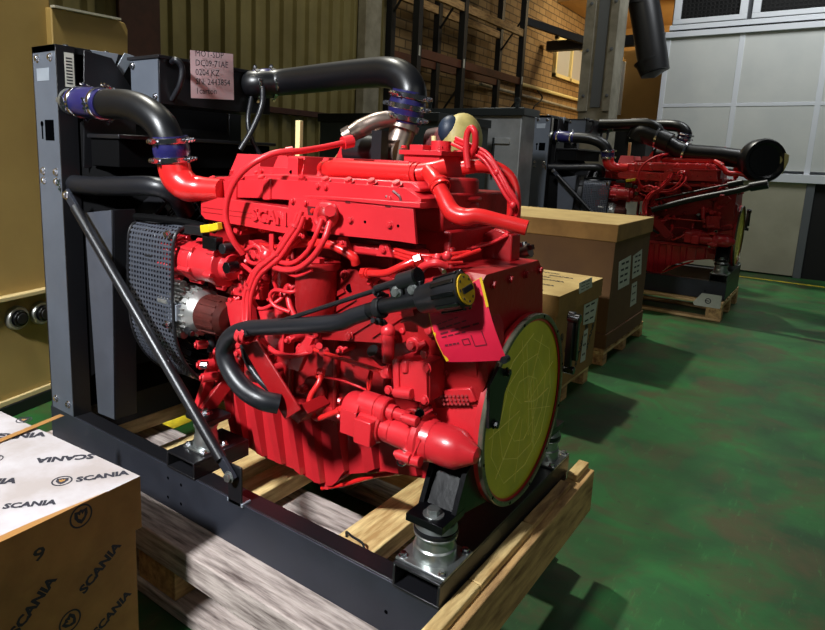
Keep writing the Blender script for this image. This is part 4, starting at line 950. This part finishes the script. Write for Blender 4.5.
T0, T1 = Z(-6,443,ZT+.004), Z(62,415,ZT+.012); b.bar(T0, T1, .022, .0012, 'tape_brown'); b.obj('loose_tape', NB)
b = MB(); b.hull8([R_@Vector(v) for v in ((-.045,-LY,ZT+.0002),(.001,-LY,ZT+.0002),(.001,-.10,ZT+.0002),(-.02,-.28,ZT+.0002),(-.045,-LY,ZT+.0015),(.001,-LY,ZT+.0015),(.001,-.10,ZT+.0015),(-.02,-.28,ZT+.0015))], 'tape_brown'); b.obj('sealing_tape', NB)
b = MB()

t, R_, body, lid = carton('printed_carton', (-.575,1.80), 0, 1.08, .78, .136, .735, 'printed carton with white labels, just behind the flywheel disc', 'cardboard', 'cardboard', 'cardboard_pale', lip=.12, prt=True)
def lab(t, x, poly, n=3):
    b = MB(); P = [X(px,py,x) for px,py in poly]; b.prism(P, (.0012,0,0), 'label_white')
    c = sum(P, Vector())/4; w = abs(P[1].y-P[0].y); h = abs(P[2].z-P[1].z)
    for k in range(n):
        for j in range(2): b.box(x+.0013,x+.0016,c.y-w*.34+j*w*.36,c.y-w*.34+j*w*.36+w*.26,c.z-h*.3+k*h*.6/max(1,n-1),c.z-h*.3+k*h*.6/max(1,n-1)+h*.07,'ink')
    b.obj('paper_label', t)
lab(t, -.560, [(579,283),(592,277),(592,287),(579,294)]); lab(t, -.573, [(584,305),(598,298),(594,322),(583,325)]); lab(t, -.573, [(584,331),(588,328),(585,360),(580,363)])
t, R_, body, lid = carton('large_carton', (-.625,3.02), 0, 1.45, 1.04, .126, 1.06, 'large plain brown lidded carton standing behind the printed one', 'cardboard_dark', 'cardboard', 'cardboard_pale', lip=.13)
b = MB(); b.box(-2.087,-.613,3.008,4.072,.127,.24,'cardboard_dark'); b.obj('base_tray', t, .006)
lab(t, -.6235, [(619,262),(631,255),(629,284),(618,290)],4); lab(t, -.6235, [(633,256),(642,249),(641,274),(632,279)],4); lab(t, -.6235, [(632,284),(637,281),(636,303),(630,307)])

# flyer hanging from the filler cap
b = MB(); P = [X(428,307,.0) for _ in range(1)]
c4 = [Y(428,307,-.428), Y(482,277,-.428), Y(507,360,-.428), Y(447,362,-.428)]
N = 8; vs = []
for i in range(N+1):
    v = i/N
    for j in range(N+1):
        u = j/N; p = (c4[0]*(1-u)+c4[1]*u)*(1-v)+(c4[3]*(1-u)+c4[2]*u)*v; p.y -= .012*math.sin(PI*v)+.006*math.sin(PI*u); vs.append(p)
fs = [(i*(N+1)+j, (i+1)*(N+1)+j, (i+1)*(N+1)+j+1, i*(N+1)+j+1) for i in range(N) for j in range(N)]
b.add(vs, fs, 'flyer_red'); b.add([v+Vector((-.004,.004,-.001)) for v in vs], [f[::-1] for f in fs], 'yellow'); 
def fp(u, v):
    p = (c4[0]*(1-u)+c4[1]*u)*(1-v)+(c4[3]*(1-u)+c4[2]*u)*v; p.y -= .012*math.sin(PI*v)+.006*math.sin(PI*u)+.0008; return p
for v, u0, u1, w in ((.42,.12,.62,.003),(.50,.12,.80,.004),(.56,.12,.55,.003),(.70,.12,.38,.004),(.34,.10,.5,.002)):
    pts = [fp(u0+(u1-u0)*k/14, v) for k in range(15)]
    for k in range(0,14,1):
        if k % 4 != 3: b.bar(pts[k], pts[k+1], w, .0006, 'flyer_ink', up=(0,1,0))
for a_, c_ in (((.62,.62),(.62,.78)),((.62,.78),(.80,.78)),((.80,.78),(.80,.60)),((.45,.66),(.56,.66)),((.45,.74),(.56,.74)),((.45,.66),(.45,.74)),((.56,.66),(.56,.74))): b.bar(fp(*a_), fp(*c_), .0018, .0006, 'flyer_ink', up=(0,1,0))
b.bar(fp(.98,.0), fp(.99,.35), .006, .001, 'yellow', up=(0,1,0)); b.bar(fp(.01,.45), fp(.03,.98), .006, .001, 'yellow', up=(0,1,0))
b.cyl(fp(.98,.99)+Vector((0,.01,0)), fp(.98,.99)+Vector((0,-.008,0)), .008, m='black')
o = b.obj('warning_flyer', None); tag(o, 'red and yellow printed leaflet hanging from the yellow-capped black pipe', 'leaflet')
# pink note on the header tank
b = MB(); xx = -1.405
cor = [X(190,50,xx), X(233,54,xx), X(234,100,xx), X(191,98,xx)]
vs = []; N = 6
for i in range(N+1):
    for j in range(N+1):
        u, v = j/N, i/N; p = (cor[0]*(1-u)+cor[1]*u)*(1-v)+(cor[3]*(1-u)+cor[2]*u)*v; p.x += .006*math.sin(PI*u)*math.sin(PI*v); vs.append(p)
b.add(vs, [(i*(N+1)+j, (i+1)*(N+1)+j, (i+1)*(N+1)+j+1, i*(N+1)+j+1) for i in range(N) for j in range(N)], 'note_pink')
ux = (cor[1]-cor[0]).normalized(); uz = (cor[0]-cor[3]).normalized()
for k, txt in enumerate(('MOT-SDP','DC09-71AE','0204 KZ','SN: 2443854','1carton')):
    p = cor[0].lerp(cor[3], (k+.62)/5.1)+ux*.016+Vector((.008,0,0)); b.text(txt, p, ux, uz, .033, 'ink', .0005, .98)
o = b.obj('paper_note', None); tag(o, 'pink handwritten-style paper note taped on the black radiator header tank', 'note')

# ------------------------------------------------------------------ setting
b = MB(); b.box(-9,5,-5,20,-.05,0,'floor'); struct(b.obj('floor'))
b = MB(); b.bar((-.9,8.50,.0015),(3,8.36,.0015),.09,.002,'floor_yellow'); struct(b.obj('trim_1'))
A_, B_ = Z(120,446,0), Z(330,358,0); b = MB(); d_ = (B_-A_).normalized(); b.bar(A_-d_*1.2+Vector((0,0,.0015)), A_+d_*3+Vector((0,0,.0015)), .11, .002, 'floor_yellow'); struct(b.obj('trim_2'))
# corrugated wall (left) and block wall behind the racks
b = MB(); XW = -5.0; y = -1.0; P = []
while y < 6.2:
    P += [(XW,y),(XW,y+.10),(XW+.05,y+.12),(XW+.05,y+.19),(XW,y+.21)]; y += .22
vs = [Vector((x,yy_,0)) for x, yy_ in P]+[Vector((x,yy_,7)) for x, yy_ in P]; n = len(P)
b.add(vs, [(i,i+1,n+i+1,n+i) for i in range(n-1)], 'corrugated'); b.box(XW-.06,XW-.01,-1,6.2,0,7,'corrugated'); struct(b.obj('wall_left', ang=20))
b = MB(); b.box(-5.15,-5.02,6.2,20,0,7,'brick'); struct(b.obj('wall_left_far'))
b = MB(); b.box(-9,5,16,16.15,0,7,'beige_wall'); struct(b.obj('wall_back'))
# steel of the wall
b = MB(); b.box(-4.93,-4.80,1.80,2.10,0,6.5,'brown_steel'); b.box(-4.80,-4.78,1.74,2.16,0,6.5,'brown_steel'); tag(b.obj('steel_post', None, .004), 'dark red brown steel post on the corrugated wall above the radiator', 'post')
b = MB(); b.box(-4.96,-4.88,2.1,6.2,1.93,2.0,'brown_steel'); tag(b.obj('wall_rail', None, .004), 'brown horizontal steel rail along the corrugated wall', 'rail')
b = MB(); b.box(-4.94,-4.80,5.35,5.70,0,6.8,'concrete'); tag(b.obj('wall_pier', None, .01), 'grey brown pier where the corrugated wall ends', 'pier')
# window in the block wall
def win():
    t = bpy.data.objects.new('window_1', None); COL.objects.link(t); t['_o'] = (-5.0,13,3.0); t.location = (-5.0,13,3.0); t['kind'] = 'structure'
    y0, y1, z0, z1 = 12.55, 14.6, 3.42, 4.3
    b = MB()
    for a_ in ((y0,y0+.08,z0,z1),(y1-.08,y1,z0,z1),(y0,y1,z0,z0+.08),(y0,y1,z1-.08,z1),((y0+y1)/2-.04,(y0+y1)/2+.04,z0,z1)): b.box(-5.02,-4.94,*a_,'beige')
    b.obj('window_frame', t, .004)
    b = MB(); b.box(-5.015,-5.0,y0+.05,y1-.05,z0+.05,z1-.05,'lit_window'); b.obj('window_pane', t)
win()
# white sill pipe and conduits
b = MB(); b.tube([(-4.95,9,3.05),(-4.95,15.5,3.05)],.04,'beige',8); b.tube([(-4.95,9,2.85),(-4.95,15.5,2.8)],.03,'concrete',8)
tag(b.obj('conduit_run', None), 'pair of pale conduits running along the block wall under the window', 'conduit')
b = MB(); b.tube([(-4.93,11.6+.0*k,3.0) if k == 0 else (-4.9,11.6+.22*math.sin(k*1.2),3.0-.1*k) for k in range(8)],.015,'dark',8); tag(b.obj('hanging_cable', None), 'dark cable hanging in loops from the conduits by the window', 'cable')
# pallet racks
def rack(x0, x1, ys, label, zs):
    t = thing('storage_rack', ((x0+x1)/2,(ys[0]+ys[-1])/2,0), label, 'storage rack')
    for y in ys:
        for x in (x0, x1):
            b = MB(); b.box(x-.05,x+.05,y-.05,y+.05,0,4.9,'rack_blue'); b.box(x+.051,x+.052,y-.02,y+.02,2.85,2.98,'label_white') if x == x1 else None; b.obj('upright', t, .003)
        for k in range(3): MB().bar((x0,y,.6+k*1.4),(x1,y,1.2+k*1.4),.025,.025,'rack_blue').obj('lattice_brace', t)
    for z, m in zs:
        for x in (x0, x1): MB().box(x-.03,x+.03,ys[0],ys[-1],z-.06,z+.06,m).obj('beam', t, .003)
    return t
rack(-4.75, -4.3, (5.85,7.1,9.25), 'dark steel pallet rack with orange beams along the block wall', ((1.9,'rack_orange'),(2.9,'rack_orange'),(3.72,'wood_end')))
# column
xc, yc = Y(603,60,7.4).x, 7.4
b = MB(); w_ = .21
b.box(xc-w_,xc+w_,yc-.2,yc+.2,0,6.8,'concrete'); b.box(xc-.05,xc+.09,yc-.215,yc-.2,2.25,6.8,'booth_grey'); b.box(xc-w_-.01,xc-.09,yc-.23,yc-.2,2.2,6.8,'concrete'); b.box(xc+.12,xc+w_+.01,yc-.23,yc-.2,2.2,6.8,'concrete')
for z in (2.4,3.0,3.6): 
    for x in (-.15,.17): b.bolt((xc+x,yc-.231,z),(0,-1,0),.018,.012,'booth_grey')
tag(b.obj('building_column', None, .008), 'grey concrete column with bolted cladding left of the white booth', 'column')
# black duct
b = MB(); yq = 7.9; b.tube([Y(636,-30,yq), Y(645,10,yq), Y(652,55,yq), Y(655,72,yq)], [.20,.20,.20,.19], 'duct', 28); b.lathe(Y(650,60,yq), Y(655,80,yq)-Y(650,60,yq), [(0,.205),(0,.215),(.02,.215),(.06,.19),(.2,.17),(.26,0)], 'duct', 28); b.lathe(Y(641,5,yq),(0,0,1),[(0,.205),(.0,.213),(.03,.213),(.03,.2)],'duct',28)
for z in (3.3,4.3): xd = Y(641,14,yq).x; b.box(xd-.03,xd+.03,yq,8.97,z,z+.05,'duct')
tag(b.obj('exhaust_duct', None), 'fat black ventilation duct hanging between the column and the booth', 'duct')
b = MB(); b.bar(Y(395,-8,8.2), Y(505,14,10.5), .10,.14,'rack_blue'); b.bar(Y(505,14,10.5), Y(600,46,12), .10,.14,'rack_blue'); tag(b.obj('roof_tie', None), 'dark roof beam crossing above the racks', 'beam')
b = MB(); b.box(-4.9,-1.95,11.8,12.0,3.85,4.05,'rack_blue'); tag(b.obj('roof_girder', None), 'dark girder in front of the back wall', 'beam')
b = MB(); b.box(-5,3,12.5,15.9,5.0,5.2,'beige_wall'); struct(b.obj('ceiling_back'))
# booth
BT = thing('paint_booth', (.9,9.6,0), 'white panelled enclosure with silver trim and dark grilles on the right', 'booth')
xl = Y(664,100,9).x; xL = -1.80
def vx(px, py): return Y(px,py,9.0).x
xs_ = [xL, -.80, .22, 1.3, 2.4]; zs_ = [1.42, 2.20-.0, 3.62]
zrow = [(1.50, 2.42),(2.47, 3.62)]
zr = Y(700,105,9).z
zrow = [(1.50, zr-.025),(zr+.025, 3.42)]
for i in range(4):
    for z0, z1 in zrow:
        b = MB(); b.box(xs_[i]+.03,xs_[i+1]-.03,9.02,9.05,z0,z1,'booth_panel'); b.obj('wall_panel', BT, .004)
for x in xs_: b = MB(); b.box(x-.035,x+.035,9.012,9.06,1.44,3.46,'booth_trim'); b.obj('trim_strip', BT, .003)
b = MB(); b.box(xL-.03,2.4,9.013,9.06,zr-.025,zr+.025,'booth_trim'); b.obj('trim_strip', BT, .003)
b = MB(); b.box(xL-.04,2.45,8.97,9.06,3.42,3.50,'booth_trim'); b.obj('trim_strip', BT, .003)
b = MB(); b.box(xL-.04,2.45,8.95,9.06,1.34,1.46,'booth_trim'); b.box(xL-.04,2.45,8.96,9.0,1.375,1.39,'booth_grey'); b.obj('mid_rail', BT, .004)
b = MB(); b.box(xL,2.4,9.13,11.5,0,4.7,'booth_grey'); b.box(xL,2.4,9.06,9.13,0,3.45,'booth_grey'); b.obj('core', BT)
b = MB(); b.box(xL,.245,9.0,9.05,0.02,1.34,'booth_door'); b.obj('lower_panel', BT, .004)
b = MB(); b.box(.245,.345,8.98,9.06,0,1.34,'booth_grey'); b.obj('door_jamb', BT, .004)
b = MB(); b.box(.345,1.3,9.03,9.05,0,1.34,'dark'); b.obj('dark_opening', BT)
b = MB(); b.box(xL,2.4,9.01,9.06,3.50,3.53,'dark'); b.box(xL,2.4,9.0,9.05,3.53,3.60,'booth_trim'); b.obj('upper_rail', BT, .004)
for (x0, x1) in ((-1.66,-.88),(-.62,.4),(.55,1.3)):
    b = MB(); z0, z1 = 3.68, 4.6
    b.box(x0-.10,x1+.10,8.99,9.04,z0-.07,z0,'booth_trim'); b.box(x0-.10,x0,8.99,9.04,z0,z1,'booth_trim'); b.box(x1,x1+.10,8.99,9.04,z0,z1,'booth_trim'); b.obj('grille_frame', BT, .004)
    b = MB(); b.box(x0,x1,9.10,9.12,z0,z1,'dark')
    for k in range(int((x1-x0)/.055)+1): b.bar((x0+k*.055,9.03,z0),(x0+k*.055,9.03,z1),.012,.012,'dark')
    for k in range(int((z1-z0)/.055)+1): b.bar((x0,9.03,z0+k*.055),(x1,9.03,z0+k*.055),.012,.012,'dark')
    b.obj('grille', BT)
# sheet metal tank
TK = thing('metal_tank', (-2.65,4.95,0), 'tall shiny sheet metal tank with a rimmed lid behind the first engine', 'tank')
x0, x1 = -3.19,-2.08
b = MB(); b.box(x0,x1,4.5,4.85,0,1.98,'tank_steel'); b.obj('body', TK, .01)
b = MB(); b.box(x0-.03,x1+.03,4.47,4.88,1.94,2.02,'tank_dark'); b.obj('rim', TK, .006)
b = MB()
for x in (x0+.02, x1-.05): b.bar((x,4.47,2.02),(x,4.47,2.08),.04,.012,'tank_dark'); b.lathe((x,4.46,2.09),(0,1,0),[(0,.015),(0,.03),(.015,.03),(.015,.015)],'tank_dark',16)
b.obj('lifting_lug', TK)
b = MB(); q = Y(505,138,4.5); b.box(q.x-.13,q.x+.06,4.485,4.5,q.z-.06,q.z+.0,'tank_steel'); b.box(q.x-.13,q.x-.11,4.47,4.5,q.z-.4,q.z,'tank_dark'); b.cyl((q.x-.1,4.47,q.z-.25),(q.x-.1,4.5,q.z-.25),.03,m='black'); b.obj('hatch', TK, .003)
# dark cabinet and the pieces in front
b = MB(); b.box(-3.75,-2.35,3.3,4.3,0,1.86,'cabinet_dark'); b.box(-3.77,-2.33,3.28,4.32,1.80,1.88,'tank_dark'); b.box(-3.2,-3.1,3.275,3.28,1.70,1.73,'label_white'); tag(b.obj('machine_cabinet', None, .01), 'dark green grey machine cabinet behind the top black pipe', 'cabinet')
b = MB(); q = Y(352,150,2.0)
P = [Y(332,160,2.0),Y(352,136,2.0),Y(356,136,2.0),Y(372,160,2.0),Y(362,160,2.0),Y(353,146,2.0),Y(343,160,2.0)]
b.prism(P, (0,.05,0), 'beige'); zb = min(p.z for p in P); b.box(P[0].x,P[0].x+.06,2.0,2.05,0,zb,'beige'); b.box(P[3].x-.06,P[3].x,2.0,2.05,0,zb,'beige'); b.box(P[0].x,P[3].x,2.0,2.05,zb-.04,zb+.005,'beige')
tag(b.obj('lifting_frame', None, .004), 'cream triangular lifting frame seen above the valve covers', 'frame')
# tan enclosure at the left
TE = thing('generator_canopy', (-3.6,-.4,0), 'large tan steel enclosure with two round black ports, far left', 'enclosure')
P0 = Z(19,412,0); P1 = Z(51,399,0); dr = (P1-P0).normalized(); nr_ = Vector((dr.y,-dr.x,0))
def tw(u, v, z): return P0+dr*u-nr_*v+Vector((0,0,z))     # v goes into the body
def tbox(b, u0, u1, v0, v1, z0, z1, m): b.hull8([tw(u0,v0,z0),tw(u1,v0,z0),tw(u1,v1,z0),tw(u0,v1,z0),tw(u0,v0,z1),tw(u1,v0,z1),tw(u1,v1,z1),tw(u0,v1,z1)][:8] if True else None, m)
def pu(px, py, v=0):   # (u,z) on the front plane
    d = ray(px,py); o = P0-nr_*v; t = (o-CAM).dot(nr_)/d.dot(nr_); q = CAM+d*t; return (q-P0).dot(dr), q.z
u0s, zseam = pu(2,298); u51, z51 = pu(51,6); u128, z128 = pu(128,26); uu, zz = pu(120,22)
b = MB(); tbox(b, -1.5, u51, 0.0, 1.6, .0, 3.4, 'tan'); tbox(b, -1.5, u128, 0.01, 1.6, .0, z51-.05, 'tan')
te = b.obj('body', TE, .02, 3)
b = MB(); pts = []
for px, py in ((51,7),(90,15),(118,20),(125,23),(128,30),(128,60),(126,200)): 
    u, z = pu(px,py,-.04); pts.append(tw(u,-.04,z))
u, z = pu(51,7,-.04); pts.append(tw(pts and (pts[-1]-P0).dot(dr),-.04,zseam)); pts.append(tw(u,-.04,zseam))
b.prism(pts, -nr_*.045 if False else nr_*-.05, 'tan'); b.obj('door_panel', TE, .006)
b = MB(); b.bar(tw((pts[0]-P0).dot(dr),-.05,pts[0].z+.004), tw((pts[2]-P0).dot(dr),-.05,pts[2].z+.004), .03,.012,'label_white'); b.obj('top_edge', TE)
b = MB(); tbox(b, -1.5, u128, -.05, .0, zseam-.012, zseam+.012, 'tan_edge'); b.obj('seam_strip', TE, .004)
b = MB(); tbox(b, -1.5, u128, -.025, .0, 0.0, .07, 'black'); tbox(b, -1.5, u128, -.02, .0, .07, .10, 'tan_edge'); b.obj('base_skirt', TE, .004)
for px, py in ((18,318),(42,313)):
    u, z = pu(px,py,-.02); q = tw(u,-.0,z)
    b = MB(); b.lathe(q, nr_, [(0,.066),(.02,.066),(.03,.060),(.03,.048),(.012,.046),(.012,0)], 'aluminium', 32); o = b.obj('port_ring', TE)
    b = MB(); b.cyl(q+nr_*.013, q+nr_*.05, .042, m='black_gloss', n=28); b.cyl(q+nr_*.05, q+nr_*.056, .03, m='black', n=20); b.obj('port_plug', o, .003)
# lit office space beyond the column
b = MB(); b.box(Y(622,60,12.5).x-.3,Y(668,60,12.5).x+.4,12.5,12.6,0,Y(640,50,12.5).z,'beige_wall'); b.box(Y(622,60,12.5).x-.02,Y(624,60,12.5).x+.05,12.44,12.5,Y(620,115,12.5).z,Y(620,62,12.5).z,'booth_trim'); tag(b.obj('office_partition', None), 'warm lit beige partition between the column and the booth', 'partition')
b = MB(); b.box(-2.4,-1.85,8.6,9.4,0,2.18,'dark'); b.box(-2.1,-1.86,8.55,8.6,1.9,2.2,'label_white'); tag(b.obj('electrical_cabinet', None, .006), 'dark cabinet with a pale meter beside the left edge of the booth', 'cabinet')

# ------------------------------------------------------------------ light
sc = bpy.context.scene
def area(name, loc, target, size, power, col, sy=None):
    L = bpy.data.lights.new(name, 'AREA'); L.energy = power; L.color = col; L.size = size
    if sy: L.shape = 'RECTANGLE'; L.size_y = sy
    o = bpy.data.objects.new(name, L); COL.objects.link(o); o.location = loc
    o.rotation_euler = (Vector(target)-Vector(loc)).to_track_quat('-Z','Y').to_euler(); return o
S = bpy.data.lights.new('high_bay', 'SUN'); S.energy = 2.6; S.angle = math.radians(2.2); S.color = (1,.97,.86)
so = bpy.data.objects.new('high_bay', S); COL.objects.link(so); so.rotation_euler = Vector((.47,-.20,-1)).to_track_quat('-Z','Y').to_euler(); so.location = (0,0,8)
def spot(name, loc, target, power, col, cone, blend, rad):
    L = bpy.data.lights.new(name, 'SPOT'); L.energy = power; L.color = col; L.spot_size = math.radians(cone); L.spot_blend = blend; L.shadow_soft_size = rad
    o = bpy.data.objects.new(name, L); COL.objects.link(o); o.location = loc; o.rotation_euler = (Vector(target)-Vector(loc)).to_track_quat('-Z','Y').to_euler(); return o
spot('engine_key', (-.75,-3.9,4.0), (-1.35,-.2,.75), 2050, (.94,.97,1), 48, .85, .22)  # added spot, no real lamp; lights the engine's near side, cone spares the floor
area('hall_fill', (4.2,-1.5,3.4), (-.3,.3,.6), 3.0, 30, (.98,1,.92), 3.0)
spot('canopy_fill', (-1.9,-1.4,5.2), (-3.3,.3,1.6), 650, (1,.96,.82), 60, .8, .3)  # unseen spot added to brighten the tan enclosure
area('wall_fill', (-2.6,3.6,5.6), (-5,4.2,2.4), 1.0, 42, (1,.93,.7))  # added area light without a real fixture, lifts the corrugated wall
spot('tank_fill', (-1.6,1.6,5.2), (-2.6,4.6,1.6), 800, (.95,.98,1), 34, .6, .3)  # extra spot put in to brighten the tank front
area('booth_fill', (.3,6.6,5.9), (.3,9,2.6), 1.6, 140, (.96,.99,1), 1.6)  # invented overhead light, added to make the booth panels brighter
area('office_lamp', (-1.4,13.6,4.2), (-2.5,15,2.5), 1.0, 120, (1,.75,.42))
area('brick_fill', (-3.2,12.6,5.0), (-5,12.6,3.2), .6, 80, (1,.80,.48))  # added light, no fixture here; brightens the brick around the window
w = bpy.data.worlds.new('World'); sc.world = w; w.use_nodes = True
w.node_tree.nodes['Background'].inputs[0].default_value = (.75,.82,1,1); w.node_tree.nodes['Background'].inputs[1].default_value = .022
# camera
cam = bpy.data.cameras.new('Camera'); co = bpy.data.objects.new('Camera', cam); COL.objects.link(co)
cam.sensor_fit = 'HORIZONTAL'; cam.sensor_width = 36; cam.lens = F_/825*36
cam.shift_x = (412.5-CX)/825; cam.shift_y = (CY-315)/825; cam.clip_start = .02; cam.clip_end = 100
M = Matrix((RX, -RD, -RF)).transposed().to_4x4(); M.translation = CAM; co.matrix_world = M
sc.camera = co
for o in bpy.data.objects:
    if '_o' in o: del o['_o']
vs_ = sc.view_settings; vs_.view_transform = 'Standard'; vs_.look = 'None'; vs_.exposure = 0; vs_.gamma = 1; vs_.use_curve_mapping = False
